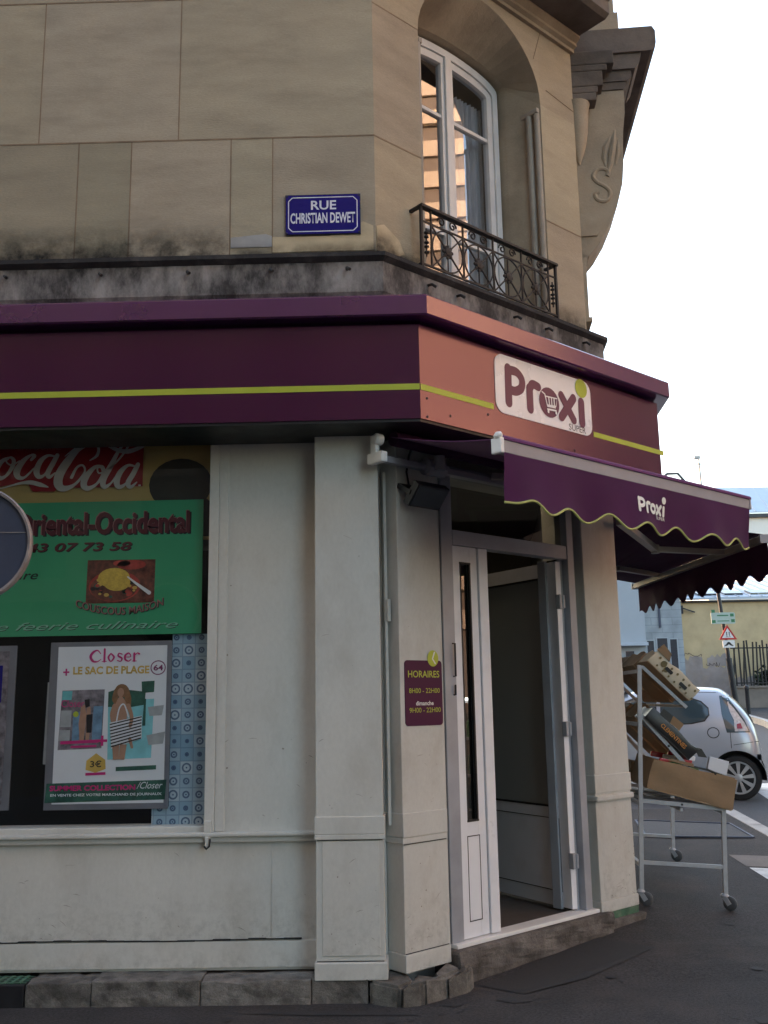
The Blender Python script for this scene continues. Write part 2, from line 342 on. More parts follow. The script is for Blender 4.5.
class MB:
    def __init__(s, tinted=False):
        s.bm = bmesh.new(); s.eps = 0.0
        s.tl = s.bm.loops.layers.float_color.new('tint') if tinted else None
        s.tint = (1, 1, 1)
    def _paint(s, faces):
        if s.tl is not None:
            for f in faces:
                for l in f.loops: l[s.tl] = (*s.tint, 1)
    def face(s, pts):
        f = s.bm.faces.new([s.bm.verts.new(V(p)) for p in pts]); s._paint([f]); return f
    def hexa(s, P, bevel=0.0):
        v = [s.bm.verts.new(V(p)) for p in P]
        F = [s.bm.faces.new([v[i] for i in q]) for q in ((0, 1, 2, 3), (7, 6, 5, 4), (0, 4, 5, 1), (1, 5, 6, 2), (2, 6, 7, 3), (3, 7, 4, 0))]
        s._paint(F)
        if bevel:
            ed = {e for f in F for e in f.edges}
            r = bmesh.ops.bevel(s.bm, geom=list(ed), offset=bevel, segments=2, profile=.6, affect='EDGES')
            s._paint(r['faces'])
        return v
    def box(s, fr, a0, a1, b0, b1, c0, c1, bevel=0.0):
        return s.hexa([fr.p(a0, b0, c0), fr.p(a1, b0, c0), fr.p(a1, b1, c0), fr.p(a0, b1, c0),
                       fr.p(a0, b0, c1), fr.p(a1, b0, c1), fr.p(a1, b1, c1), fr.p(a0, b1, c1)], bevel)
    def prism(s, fr, pts, c0, c1):
        n = len(pts)
        A = [s.bm.verts.new(fr.p(a, b, c0)) for a, b in pts]; B = [s.bm.verts.new(fr.p(a, b, c1)) for a, b in pts]
        F = [s.bm.faces.new(A[::-1]), s.bm.faces.new(B)]
        for i in range(n): F.append(s.bm.faces.new([A[i], A[(i + 1) % n], B[(i + 1) % n], B[i]]))
        s._paint(F)
    def sheet(s, fr, pts, c):
        s.eps += .0002
        return s.face([fr.p(a, b, c + s.eps) for a, b in pts])
    def tube(s, pts, r, seg=8, closed=False, caps=True, up=None):
        pts = [V(p) for p in pts]; n = len(pts); rings = []; prev = None
        for i, p in enumerate(pts):
            if closed: d = pts[(i + 1) % n] - pts[i - 1]
            else: d = pts[min(i + 1, n - 1)] - pts[max(i - 1, 0)]
            d.normalize()
            x = V((0, 0, 1)) if prev is None else prev
            if abs(d.dot(x)) > .99: x = V((1, 0, 0)) if abs(d.x) < .9 else V((0, 1, 0))
            x = (x - d * x.dot(d)).normalized(); prev = x; y = d.cross(x)
            rr = r[i] if isinstance(r, (list, tuple)) else r
            rings.append([s.bm.verts.new(p + (x * math.cos(2 * math.pi * k / seg) + y * math.sin(2 * math.pi * k / seg)) * rr) for k in range(seg)])
        F = []
        for i in range(n if closed else n - 1):
            A, B = rings[i], rings[(i + 1) % n]
            for k in range(seg): F.append(s.bm.faces.new([A[k], A[(k + 1) % seg], B[(k + 1) % seg], B[k]]))
        if caps and not closed:
            F.append(s.bm.faces.new(rings[0][::-1])); F.append(s.bm.faces.new(rings[-1]))
        s._paint(F)
    def bar(s, p0, p1, w, h=None, side=None):
        """square bar from p0 to p1"""
        h = h or w; p0, p1 = V(p0), V(p1); d = (p1 - p0).normalized()
        x = V(side) if side is not None else V((0, 0, 1))
        if abs(d.dot(x)) > .95: x = V((1, 0, 0))
        x = (x - d * x.dot(d)).normalized(); y = d.cross(x)
        o = [(-x * h / 2 - y * w / 2), (x * h / 2 - y * w / 2), (x * h / 2 + y * w / 2), (-x * h / 2 + y * w / 2)]
        s.hexa([p0 + q for q in o] + [p1 + q for q in o])
    def lathe(s, c, axis, prof, seg=32, ring=False):
        """prof: list of (distance along axis, radius)"""
        c, d = V(c), V(axis).normalized()
        x = V((0, 0, 1)) if abs(d.z) < .9 else V((1, 0, 0))
        x = (x - d * x.dot(d)).normalized(); y = d.cross(x); rings = []
        for t, r in prof:
            rings.append([s.bm.verts.new(c + d * t + (x * math.cos(2 * math.pi * k / seg) + y * math.sin(2 * math.pi * k / seg)) * max(r, 1e-4)) for k in range(seg)])
        F = []
        for A, B in zip(rings, rings[1:]):
            for k in range(seg): F.append(s.bm.faces.new([A[k], A[(k + 1) % seg], B[(k + 1) % seg], B[k]]))
        if ring:
            A, B = rings[-1], rings[0]
            for k in range(seg): F.append(s.bm.faces.new([A[k], A[(k + 1) % seg], B[(k + 1) % seg], B[k]]))
        else:
            F.append(s.bm.faces.new(rings[0][::-1])); F.append(s.bm.faces.new(rings[-1]))
        s._paint(F)
    def disc(s, fr, a, b, ra, rb, c, seg=24):
        return s.sheet(fr, [(a + ra * math.cos(2 * math.pi * k / seg), b + rb * math.sin(2 * math.pi * k / seg)) for k in range(seg)], c)
    def stroke(s, fr, pts, w, c, n=6, cap=True, smooth=True):
        """flat brush stroke through 2D points, width w or list of widths"""
        W = list(w) if isinstance(w, (list, tuple)) else [w] * len(pts)
        P = [V((p[0], p[1])) for p in pts]; Q = []; QW = []
        if smooth and len(P) > 2:
            for i in range(len(P) - 1):
                p0, p1, p2, p3 = P[max(i - 1, 0)], P[i], P[i + 1], P[min(i + 2, len(P) - 1)]
                for k in range(n):
                    t = k / n
                    Q.append(.5 * ((2 * p1) + (p2 - p0) * t + (2 * p0 - 5 * p1 + 4 * p2 - p3) * t * t + (3 * p1 - p0 - 3 * p2 + p3) * t ** 3))
                    QW.append(W[i] * (1 - t) + W[i + 1] * t)
            Q.append(P[-1]); QW.append(W[-1])
        else: Q, QW = P, W
        s.eps += .0002; Lf, Rt = [], []
        for i, q in enumerate(Q):
            d = Q[min(i + 1, len(Q) - 1)] - Q[max(i - 1, 0)]
            if d.length < 1e-9: d = V((1, 0))
            d.normalize(); nn = V((-d.y, d.x)) * QW[i] / 2
            Lf.append(q + nn); Rt.append(q - nn)
        f = lambda q: s.bm.verts.new(fr.p(q.x, q.y, c + s.eps))
        A = [f(q) for q in Lf]; B = [f(q) for q in Rt]; F = []
        for i in range(len(Q) - 1): F.append(s.bm.faces.new([A[i], A[i + 1], B[i + 1], B[i]]))
        s._paint(F)
        if cap:
            for q, ww in ((Q[0], QW[0]), (Q[-1], QW[-1])):
                if ww > .003:
                    s.eps += .0001
                    s.face([fr.p(q.x + ww / 2 * math.cos(2 * math.pi * k / 14), q.y + ww / 2 * math.sin(2 * math.pi * k / 14), c + s.eps) for k in range(14)])
    def sweep(s, path, scales, prof):
        """profile (out, z) swept along an xy path of facades, mitred"""
        P = [V((p[0], p[1])) for p in path]
        dirs = [(P[i + 1] - P[i]).normalized() for i in range(len(P) - 1)]
        nor = [V((d.y, -d.x)) for d in dirs]
        rings = []
        for i, p in enumerate(P):
            ring = []
            for out, z in prof:
                if i == 0: q = p + nor[0] * out * scales[0]
                elif i == len(P) - 1: q = p + nor[-1] * out * scales[-1]
                else:
                    a = p + nor[i - 1] * out * scales[i - 1]; b = p + nor[i] * out * scales[i]
                    da, db = dirs[i - 1], dirs[i]
                    den = da.x * db.y - da.y * db.x
                    t = ((b.x - a.x) * db.y - (b.y - a.y) * db.x) / den
                    q = a + da * t
                ring.append(s.bm.verts.new((q.x, q.y, z)))
            rings.append(ring)
        F = []; n = len(prof)
        for A, B in zip(rings, rings[1:]):
            for k in range(n): F.append(s.bm.faces.new([A[k], A[(k + 1) % n], B[(k + 1) % n], B[k]]))
        F.append(s.bm.faces.new(rings[0][::-1])); F.append(s.bm.faces.new(rings[-1])); s._paint(F)
    def build(s, name, m, parent=None, smooth=False, local=False, keep=False):
        bm = s.bm
        bmesh.ops.recalc_face_normals(bm, faces=bm.faces[:])
        if parent is not None:
            W = BASE[parent.name]
            if not local: bm.transform(W.inverted())
            me = bpy.data.meshes.new(name); bm.to_mesh(me)
            o = bpy.data.objects.new(name, me); COL.objects.link(o); o.parent = parent; BASE[o.name] = W
        else:
            xs = [v.co for v in bm.verts]
            c = V(((min(p.x for p in xs) + max(p.x for p in xs)) / 2, (min(p.y for p in xs) + max(p.y for p in xs)) / 2, min(p.z for p in xs)))
            bm.transform(Matrix.Translation(-c))
            me = bpy.data.meshes.new(name); bm.to_mesh(me)
            o = bpy.data.objects.new(name, me); COL.objects.link(o); o.location = c; BASE[o.name] = Matrix.Translation(c)
        if smooth:
            for p in me.polygons: p.use_smooth = True
            try: me.set_sharp_from_angle(angle=R(38))
            except Exception: pass
        me.materials.append(m if not isinstance(m, str) else M[m])
        bm.free()
        return o

def text(name, body, fr, a0, a1, b0, b1, c, m, parent, shear=0.0, bold=0.0, arc=0.0, local=False):
    cu = bpy.data.curves.new(name, 'FONT'); cu.body = body; cu.size = 1; cu.shear = shear; cu.offset = bold; cu.resolution_u = 3
    o = bpy.data.objects.new('tmp', cu); COL.objects.link(o)
    bpy.context.view_layer.update()
    me = bpy.data.meshes.new_from_object(o.evaluated_get(bpy.context.evaluated_depsgraph_get()))
    bpy.data.objects.remove(o); bpy.data.curves.remove(cu)
    bm = bmesh.new(); bm.from_mesh(me); bpy.data.meshes.remove(me)
    xs = [v.co.x for v in bm.verts]; ys = [v.co.y for v in bm.verts]
    x0, x1, y0, y1 = min(xs), max(xs), min(ys), max(ys)
    for v in bm.verts:
        u = (v.co.x - x0) / (x1 - x0); w = (v.co.y - y0) / (y1 - y0)
        off = arc * (4 * u * (1 - u))
        v.co = fr.p(a0 + u * (a1 - a0), b0 + w * (b1 - b0) - off, c)
    b = MB(); b.bm.free(); b.bm = bm
    return b.build(name, m, parent, local=local)

# ================================================================== GROUND
def ground_strip(name, m, polys, dz=0.0):
    b = MB()
    for poly in polys: b.face([(x, y, zp(x, y) + dz) for x, y in poly])
    o = b.build(name, m); return tag(o, kind='structure')
ROWS = [-40, -10, 0, 5.9, 7.5, 9, 10.5, 12, 18, 26, 36, 50, 80, 140, 400]
def kx(y): return 3.62 + .02 * (y - 10)        # pavement edge along the right-hand street
# one wide sheet (road level) to the horizon
b = MB()
for y0, y1 in zip(ROWS, ROWS[1:]):
    for x0, x1 in ((-300, -20), (-20, 3.5), (3.5, 30), (30, 400)):
        b.face([(x0, y0, zg(y0) - .13), (x1, y0, zg(y0) - .13), (x1, y1, zg(y1) - .13), (x0, y1, zg(y1) - .13)])
tag(b.build('road', 'road'), kind='structure')
PY = [-1.2, 0, 3, 5.9, 6.2, 6.6, 7.0, 7.5, 8.3, 9, 9.8, 10.5, 11.2, 11.9]
polys = []
for y0, y1 in zip(PY, PY[1:]):
    for xa, xb in ((-14, 1.55), (1.55, 2.65), (2.65, None)):
        polys.append([(xa, y0), (xb or kx(y0), y0), (xb or kx(y1), y1), (xa, y1)])
b = MB()
for p in polys: b.face([(x, y, zp(x, y)) for x, y in p])
tag(b.build('pavement', 'asphalt'), kind='structure')
# granite kerb along the street edge, stone by stone
b = MB()
y = -1.2
while y < 11.8:
    y1 = min(y + 1.0, 11.9)
    for q0, q1 in ((y + .006, y1 - .006),):
        pts = []
        for zt in (-.2, .006):
            for yy, xo in ((q0, 0), (q0, .16), (q1, .16), (q1, 0)):
                pts.append((kx(yy) + .001 + xo, yy, zp(3, yy) + zt))
        b.hexa(pts, .008)
    y = y1
tag(b.build('kerb', 'granite'), kind='structure')
# dark repair patch in front of the step, pale repairs by the kerb
ground_strip('pavement_patch', 'asphaltpatch', [[(.40, 5.86), (.62, 5.70), (1.02, 5.98), (1.55, 6.52), (1.24, 6.75), (.86, 6.36)]], .004)
ground_strip('pavement_patch', 'palepatch', [[(2.96, 9.39), (2.96, 8.92), (3.60, 8.80), (3.60, 9.24)]], .004)
ground_strip('road_marking', 'roadpaint', [[(2.965, 8.87), (2.97, 8.46), (3.58, 8.30), (3.59, 8.74)]], .004)
b = MB()
for x0, y0, x1, y1 in ((4.62, 12.6, 5.05, 15.0), (5.8, 13.0, 6.3, 15.5), (7.0, 13.6, 7.5, 16.1)):
    b.face([(x0, y0, zg(y0) - .126), (x0 + .45, y0, zg(y0) - .126), (x1 + .45, y1, zg(y1) - .126), (x1, y1, zg(y1) - .126)])
tag(b.build('road_marking', 'roadpaint'), kind='structure')
# far pavement on the other side of the street
b = MB()
FP = [(10.2, 27), (11.0, 30), (11.85, 34.2), (12.2, 41.95), (40, 41.95), (40, 27)]
b.face([(x, y, zg(y) + .05) for x, y in FP])
tag(b.build('pavement', 'asphalt'), kind='structure')
b = MB()
for (x0, y0), (x1, y1) in zip(FP[:3], FP[1:4]):
    for k in range(4):
        f0, f1 = k / 4 + .004, (k + 1) / 4 - .004
        xa, ya, xb, yb = x0 + (x1 - x0) * f0, y0 + (y1 - y0) * f0, x0 + (x1 - x0) * f1, y0 + (y1 - y0) * f1
        b.hexa([(xa - .18, ya, zg(ya) - .2), (xa - .002, ya, zg(ya) - .2), (xb - .002, yb, zg(yb) - .2), (xb - .18, yb, zg(yb) - .2),
                (xa - .18, ya, zg(ya) + .06), (xa - .002, ya, zg(ya) + .06), (xb - .002, yb, zg(yb) + .06), (xb - .18, yb, zg(yb) + .06)])
tag(b.build('kerb', 'granite'), kind='structure')

b = MB(); rs_ = random.Random(21)
for k in range(46):
    if k < 30: x, y = rs_.uniform(-2.4, 2.6), rs_.uniform(5.0, 7.4)
    else: x, y = rs_.uniform(1.6, 3.4), rs_.uniform(7.2, 11)
    if y > 5.5 and x < .3 or (x - .1) * .68 - (y - 5.4) * .73 < .1: y = rs_.uniform(5.0, 5.45); x = rs_.uniform(-2.2, 2.4)
    r_ = rs_.choice((.012, .016, .02, .035, .05)); n = 11
    b.face([(x + r_ * rs_.uniform(.7, 1.2) * math.cos(2 * math.pi * i / n), y + r_ * rs_.uniform(.7, 1.2) * math.sin(2 * math.pi * i / n), zp(x, y) + .003 + k * .00003) for i in range(n)])
tag(b.build('pavement_stains', 'asphaltpatch'), kind='structure')
b = MB()
for pts in ([(.46, 5.60), (.52, 5.66), (.63, 5.64), (.66, 5.58), (.55, 5.54)], [(.16, 5.52), (.22, 5.55), (.28, 5.53), (.24, 5.49)], [(-.9, 5.42), (-.4, 5.46), (.0, 5.40), (.05, 5.36), (-.5, 5.38)]):
    b.face([(x, y, .0036) for x, y in pts])
tag(b.build('pavement_stains', 'asphaltpatch'), kind='structure')

# manhole plate with a pale steel frame
mh = thing('manhole_cover', 'asphalt filled manhole plate with thin pale steel frame in the pavement by the kerb', 'manhole cover', (2.9, 10.5, zp(2.9, 10.5)))
c4 = [(2.41, 10.21), (3.46, 10.14), (3.47, 10.88), (2.52, 11.13)]
b = MB(); b.face([(x, y, zp(x, y) + .006) for x, y in c4]); b.build('plate', 'road', mh)
b = MB()
for i in range(4):
    p, q = c4[i], c4[(i + 1) % 4]
    b.bar((p[0], p[1], zp(*p) + .008), (q[0], q[1], zp(*q) + .008), .022, .014)
b.build('frame', 'galv', mh)

# ================================================================== CORNER BUILDING
bd = thing('corner_building', 'beige stone corner building with a cream shopfront, arched upper window and carved bracket', 'building', (0, 5.76, 0))
PATH = [LF.p(-7.5, 0), CF.p(0, 0), CEND, RF.p(4.2, 0)]
PATH = [(p.x, p.y) for p in PATH]
rnd = random.Random(4)
def blocks(name, fr, courses, c0, c1, m='stone'):
    b = MB(tinted=True); j = MB()
    for z0, z1, xs in courses:
        for x0, x1 in zip(xs, xs[1:]):
            t = rnd.uniform(.86, 1.10); b.tint = (t * rnd.uniform(.98, 1.03), t, t * rnd.uniform(.95, 1.02))
            b.box(fr, x0, x1, z0, z1, c0, c1)
        for x in xs[1:-1]: j.box(fr, x - .004, x + .004, z0, z1, c1 - .004, c1 + .0015)
    for k, (z0, z1, xs) in enumerate(courses[1:]):
        j.box(fr, xs[0], xs[-1], z0 - .005, z0 + .005, c1 - .004, c1 + .0022)
    o = b.build(name, m, bd); j.build('mortar_joint', 'mortar', o)
    return o
# left upper wall
blocks('upper_wall', LF, [
    (4.36, 5.245, [-7.5, -5.6, -4.4, -3.1, -2.07, -1.72, -1.062, -.787, -.12]),
    (5.245, 6.30, [-7.5, -6.0, -4.6, -3.4, -2.34, -1.412, -.12]),
    (6.30, 7.35, [-7.5, -5.2, -3.9, -2.7, -1.85, -.9, -.12]),
    (7.35, 9.0, [-7.5, -5.6, -4.2, -2.4, -1.3, -.12]), (9.0, 17.5, [-7.5, -.12])], -.35, 0)
# soot band just above the ledge, repairs by the street plate
stain(LF, -4.5, -1.07, 4.366, 4.66, .0035, M['sootstain'], bd, 'soot_stain'); stain(LF, -1.07, -.12, 4.366, 4.50, .0075, M['sootstain'], bd, 'soot_stain'); stain(CF, .0, .42, 4.366, 4.62, .0075, M['sootstain'], bd, 'soot_stain'); stain(CF, 1.79, 2.2, 4.366, 4.6, .0035, M['sootstain'], bd, 'soot_stain')
b = MB()
b.prism(LF, [(-.785, 4.43), (-.135, 4.43), (-.135, 4.60), (-.20, 4.63), (-.28, 4.60), (-.42, 4.535), (-.785, 4.535)], 0, .006)
b.build('repair_patch', 'patchstone', bd)
b = MB(); b.prism(LF, [(-1.055, 4.47), (-.79, 4.47), (-.79, 4.545), (-.83, 4.56), (-1.055, 4.54)], 0, .005); b.build('repair_patch', 'greypatch', bd)
b = MB()
b.prism(CF, [(.004, 4.43), (.16, 4.43), (.25, 4.47), (.20, 4.56), (.07, 4.63), (.004, 4.60)], 0, .006)
b.build('repair_patch', 'patchstone', bd)

# chamfer wall with the arched opening
SC0, HW, SPR, RISE = 1.105, .675, 6.24, .60
def arch(inset=0.0, vin=None, n=20, base=4.36):
    vin = inset * 2 if vin is None else vin
    h = HW - inset
    pts = [(SC0 + h, base)]
    for k in range(n + 1):
        a = math.pi * k / n
        pts.append((SC0 + h * math.cos(a), SPR - vin * .35 + (RISE - vin * .65) * math.sin(a)))
    pts.append((SC0 - h, base))
    return pts
blocks('upper_wall', CF, [(4.36, 5.245, [0, SC0 - HW]), (5.245, SPR, [0, SC0 - HW])], -.35, 0)
blocks('upper_wall', CF, [(4.36, 5.24, [SC0 + HW, 2.22]), (5.24, SPR, [SC0 + HW, 2.22])], -.35, 0)
b = MB(tinted=True); b.tint = (.97, .96, .95)
A = arch()[1:-1]
for (x0, z0), (x1, z1) in zip(A, A[1:]):
    P = [CF.p(x1, z1, -.35), CF.p(x0, z0, -.35), CF.p(x0, 7.1, -.35), CF.p(x1, 7.1, -.35), CF.p(x1, z1, 0), CF.p(x0, z0, 0), CF.p(x0, 7.1, 0), CF.p(x1, 7.1, 0)]
    b.hexa(P)
b.tint = (1.02, 1, .97); b.box(CF, 0, SC0 - HW, SPR, 7.1, -.35, 0)
b.tint = (.93, .92, .9); b.box(CF, SC0 + HW, 2.22, SPR, 7.1, -.35, 0)
b.tint = (1, 1, 1); b.box(CF, 0, 2.22, 7.1, 17.5, -.35, 0)
aw = b.build('arch_wall', 'stone', bd)
b = MB()
b.box(CF, 0, SC0 - HW, SPR - .004, SPR + .004, -.004, .0018)
b.bar(CF.p(1.86, 6.40, 0), CF.p(2.22, 6.36, 0), .008, .004); b.bar(CF.p(1.72, 6.62, 0), CF.p(1.84, 6.95, 0), .008, .004)
b.bar(CF.p(.48, 6.62, 0), CF.p(.36, 6.95, 0), .008, .004)
b.build('mortar_joint', 'mortar', aw)
# splayed embrasure under the arch, with moulded jambs up to the impost
def inner(ins=0.0, base=4.36, n=20):
    h = .575 - ins; pts = [(SC0 + h, base)]
    for k in range(n + 1):
        a = math.pi * k / n; pts.append((SC0 + h * math.cos(a), 6.47 - ins + (.13 - .1 * ins) * math.sin(a)))
    pts.append((SC0 - h, base)); return pts
b = MB()
rings = [[CF.p(x, z, 0) for x, z in arch()], [CF.p(x, z, -.30) for x, z in inner(-.02)], [CF.p(x, z, -.50) for x, z in inner()]]
for A, B in zip(rings, rings[1:]):
    for k in range(len(A) - 1): b.face([A[k], A[k + 1], B[k + 1], B[k]])
b.build('window_reveal', 'stone2', bd, smooth=True)
for sd in (-1, 1):
    b = MB(); x = SC0 + sd * (HW - .012)
    for c, r in ((-.03, .024), (-.10, .028)): b.tube([CF.p(x - sd * (.002 - .12 * c), 4.38, c), CF.p(x - sd * (.002 - .12 * c), 6.16, c)], r, 12)
    b.box(CF, min(x - sd * .034, x), max(x - sd * .034, x), 6.16, 6.20, -.17, -.004, .004)
    b.build('jamb_moulding', 'litstone', bd, smooth=True)
# small carved imposts and sill behind the railing
b = MB(); b.box(CF, SC0 - HW + .001, SC0 + HW - .001, 4.355, 4.40, -.52, -.003); b.build('window_sill', 'cornice', bd)

# upper window
w = MB()
def ring_frame(mb, fr, outer, inner, c0, c1):
    n = len(outer)
    for i in range(n):
        j = (i + 1) % n
        mb.hexa([fr.p(*outer[i], c0), fr.p(*outer[j], c0), fr.p(*inner[j], c0), fr.p(*inner[i], c0),
                 fr.p(*outer[i], c1), fr.p(*outer[j], c1), fr.p(*inner[j], c1), fr.p(*inner[i], c1)])
ring_frame(w, CF, inner(.002, 4.41), inner(.058, 4.47), -.46, -.36)
win = w.build('window', 'wframe', bd)
HWI = .575 - .06
for side in (-1, 1):
    h = HWI; top = lambda x: 6.47 - .06 + .124 * math.sqrt(max(0, 1 - ((x - SC0) / (h + .001)) ** 2))
    xs_ = [SC0 + side * (.012 + (h - .012) * math.sin(math.pi / 2 * k / 12)) for k in range(13)]
    o_ = [(xs_[0], 4.475)] + [(x, top(x)) for x in xs_] + [(xs_[-1], 4.475)]
    lo, hi = (SC0 - HWI + .055, SC0 - .065) if side < 0 else (SC0 + .065, SC0 + HWI - .055)
    i_ = [(min(max(x, lo), hi), max(z - .062, 4.56) if z > 4.5 else 4.56) for x, z in o_]
    m_ = MB(); ring_frame(m_, CF, o_, i_, -.43, -.375)
    ca = m_.build('casement', 'wframe', win)
    g = MB(); g.face([CF.p(x, z, -.405) for x, z in i_]); g.build('pane', 'upglass', win)
    for z in (6.0, 5.02):
        t = MB(); t.box(CF, lo - .005, hi + .005, z, z + .028, -.422, -.385); t.build('glazing_bar', 'wframe', win)
m_ = MB(); m_.box(CF, SC0 - .035, SC0 + .035, 4.475, 6.53, -.374, -.352, .006); m_.build('centre_rail', 'wframe', win)
for s0, s1 in ((.60, .68), (1.24, 1.62)):
    m_ = MB(); n = 40
    pr = None
    for k in range(n + 1):
        x = s0 + (s1 - s0) * k / n; c = -.56 + .015 * math.sin(k * 1.5) + .006 * math.sin(k * 3.7)
        q = (CF.p(x, 4.45, c + .06), CF.p(x, 6.36, c + .06))
        if pr: m_.face([pr[0], q[0], q[1], pr[1]])
        pr = q
    m_.build('curtain', 'lace', win, smooth=True)

# sooty ledge between the floors
b = MB()
b.sweep(PATH, [1, 1, 1], [(-.3, 4.08), (.10, 4.08), (.115, 4.10), (.115, 4.30), (-.3, 4.30)])
lg = b.build('ledge', 'soot', bd)
b = MB(); b.sweep(PATH, [1, 1, 1], [(-.3, 4.301), (.12, 4.301), (.15, 4.325), (.15, 4.352), (.13, 4.36), (-.3, 4.365)]); b.build('ledge_lip', 'sootblack', lg)
for f_, ss in ((LF, (-2.45, -1.85, -1.3, -.78, -.3)), (CF, (.35, .62, 1.2, 1.55, 2.0))):
    for s in ss:
        b = MB(); b.tube([f_.p(s, 4.25, .11), f_.p(s, 4.245, .15), f_.p(s + .02, 4.225, .17)], .010, 6); b.build('hook', 'iron', lg)

# wrought iron balcony rail of the upper window
rl = MB(); a0, a1, n0 = .315, 1.725, .10
zb, zt = 4.40, 4.80
def FB(mb, s0, z0, s1, z1, w, c=n0): mb.bar(CF.p(s0, z0, c), CF.p(s1, z1, c), w, w, side=CF.n)
rl.box(CF, a0 - .012, a1 + .012, zt, zt + .018, n0 - .022, n0 + .022)
for s in (a0, a1):
    FB(rl, s, 4.36, s, zt, .018); rl.box(CF, s - .012, s + .012, zt - .002, zt + .016, .0, n0)
    rl.box(CF, s - .006, s + .006, zb - .005, zb + .008, .0, n0)
rail = rl.build('railing', 'iron', bd)
rl = MB(); FB(rl, a0, zb, a1, zb, .012); FB(rl, a0, 4.705, a1, 4.705, .010)
for k in range(5):
    s = a0 + .09 + k * (a1 - a0 - .18) / 4
    FB(rl, s, zb, s, zt, .011)
rl.build('rail_bar', 'iron', rail)
W4 = (a1 - a0 - .18) / 4
for k in range(4):
    m_ = MB(); cx = a0 + .09 + W4 * (k + .5); cz = (zb + 4.705) / 2; rx, rz_ = W4 * .47, .145
    m_.tube([CF.p(cx + rx * math.cos(t * math.pi / 14), cz + rz_ * math.sin(t * math.pi / 14), n0) for t in range(28)], .006, 6, closed=True)
    FB(m_, cx, zb, cx, 4.705, .008)
    for sx in (-1, 1): m_.bar(CF.p(cx - W4 / 2, cz - sx * .15, n0), CF.p(cx + W4 / 2, cz + sx * .15, n0), .009, .009)
    m_.lathe(CF.p(cx, cz, n0 - .018), CF.n, [(0, .004), (.006, .03), (.018, .036), (.03, .03), (.036, .004)], 12)
    for t in range(8):
        a = t * math.pi / 4; m_.lathe(CF.p(cx + .038 * math.cos(a), cz + .04 * math.sin(a), n0 - .01), CF.n, [(0, .002), (.004, .012), (.016, .012), (.02, .002)], 8)
    for sx in (-1, 1):
        sp = []
        for t in range(22):
            a = t / 21 * 2.6 * math.pi; r_ = .036 * (1 - t / 27)
            sp.append(CF.p(cx + sx * (.055 + r_ * math.cos(a)), 4.753 + r_ * math.sin(a), n0))
        m_.tube(sp, .006, 6)
    m_.build('roundel', 'iron', rail, smooth=True)
for s in (a0 + .045, a1 - .045):
    m_ = MB(); FB(m_, s, 4.46, s, 4.66, .008)
    for z in (4.49, 4.53, 4.56, 4.60, 4.63): m_.lathe(CF.p(s, z - .01, n0), (0, 0, 1), [(0, .004), (.006, .017), (.014, .017), (.02, .004)], 10)
    m_.build('finial', 'iron', rail)

# dark moulded cornice (underside of the next floor) over the corner face
b = MB()
b.sweep([tuple(CF.p(-.02, 0)[:2]), tuple(CF.p(2.235, 0)[:2])], [1], [(-.05, 6.90), (.03, 6.90), (.03, 6.93), (.06, 6.945), (.06, 6.97), (.10, 7.00), (.10, 7.02), (-.05, 7.02)])
b.build('cornice', 'stone2', bd)
b = MB()
b.sweep([tuple(CF.p(-.30, 0)[:2]), tuple(CF.p(2.23, 0)[:2])], [1], [(-.05, 7.022), (.36, 7.022), (.40, 7.05), (.40, 7.16), (.43, 7.18), (.43, 7.30), (-.05, 7.30)])
b.build('balcony_slab', 'cornice', bd)
# right-hand facade: plain upper wall, balcony slab and the carved scroll bracket seen side-on
b = MB(tinted=True)
for z0, z1 in ((4.36, 5.24), (5.24, 6.3), (6.3, 7.35), (7.35, 17.5)):
    for a0_, a1_ in ((0.002, 1.1), (1.1, 2.3), (2.3, 3.3), (3.3, 4.2)):
        t = rnd.uniform(.9, 1.08); b.tint = (t, t, t); b.box(RF, a0_, a1_, z0, z1, -.35, 0)
b.build('upper_wall', 'stone', bd)
RN = RF
b = MB()
sl = [(0, 6.985), (.70, 6.985), (.735, 7.01), (.745, 7.06), (.745, 7.17), (.72, 7.215), (0, 7.215)]
def rprism(mb, pts, a0_, a1_, bev=0):
    A = [RN.p(a0_, z, c) for c, z in pts]; B = [RN.p(a1_, z, c) for c, z in pts]
    mb.face(A[::-1]); mb.face(B)
    for i in range(len(pts)): mb.face([A[i], A[(i + 1) % len(pts)], B[(i + 1) % len(pts)], B[i]])
rprism(b, sl, .14, 4.2)
b.build('balcony_slab', 'cornice', bd)
b = MB(); rprism(b, [(0, 6.84), (.56, 6.84), (.60, 6.90), (.62, 6.98), (0, 6.98)], .16, .66)
rprism(b, [(0, 6.74), (.49, 6.74), (.53, 6.78), (.53, 6.838), (0, 6.838)], .18, .64)
rprism(b, [(0, 6.67), (.455, 6.67), (.48, 6.70), (.48, 6.738), (0, 6.738)], .19, .63)
b.build('bracket_moulding', 'cornice', bd)
pr = [(0, 5.18), (.03, 5.16), (.085, 5.17), (.17, 5.27), (.26, 5.42), (.34, 5.60), (.395, 5.80), (.415, 5.98), (.42, 6.12), (.43, 6.28), (.455, 6.45), (.46, 6.665), (0, 6.665)]
b = MB(); rprism(b, pr, .20, .60)
br = b.build('scroll_bracket', 'stone2', bd)
b = MB()
rprism(b, [(0, 5.34), (.16, 5.34), (.18, 5.37), (.18, 5.42), (.15, 5.44), (0, 5.44)], .185, .61)
rprism(b, [(0, 5.06), (.06, 5.08), (.075, 5.17), (0, 5.19)], .20, .58)
b.build('bracket_foot', 'stone2', br)
b = MB()
for c1, z0, z1 in ((.36, 6.80, 6.93), (.30, 6.74, 6.80), (.26, 6.60, 6.74), (.215, 6.54, 6.60), (.20, 6.47, 6.54)):
    b.box(RF, .012, .15, z0, z1, -.02, c1, .012)
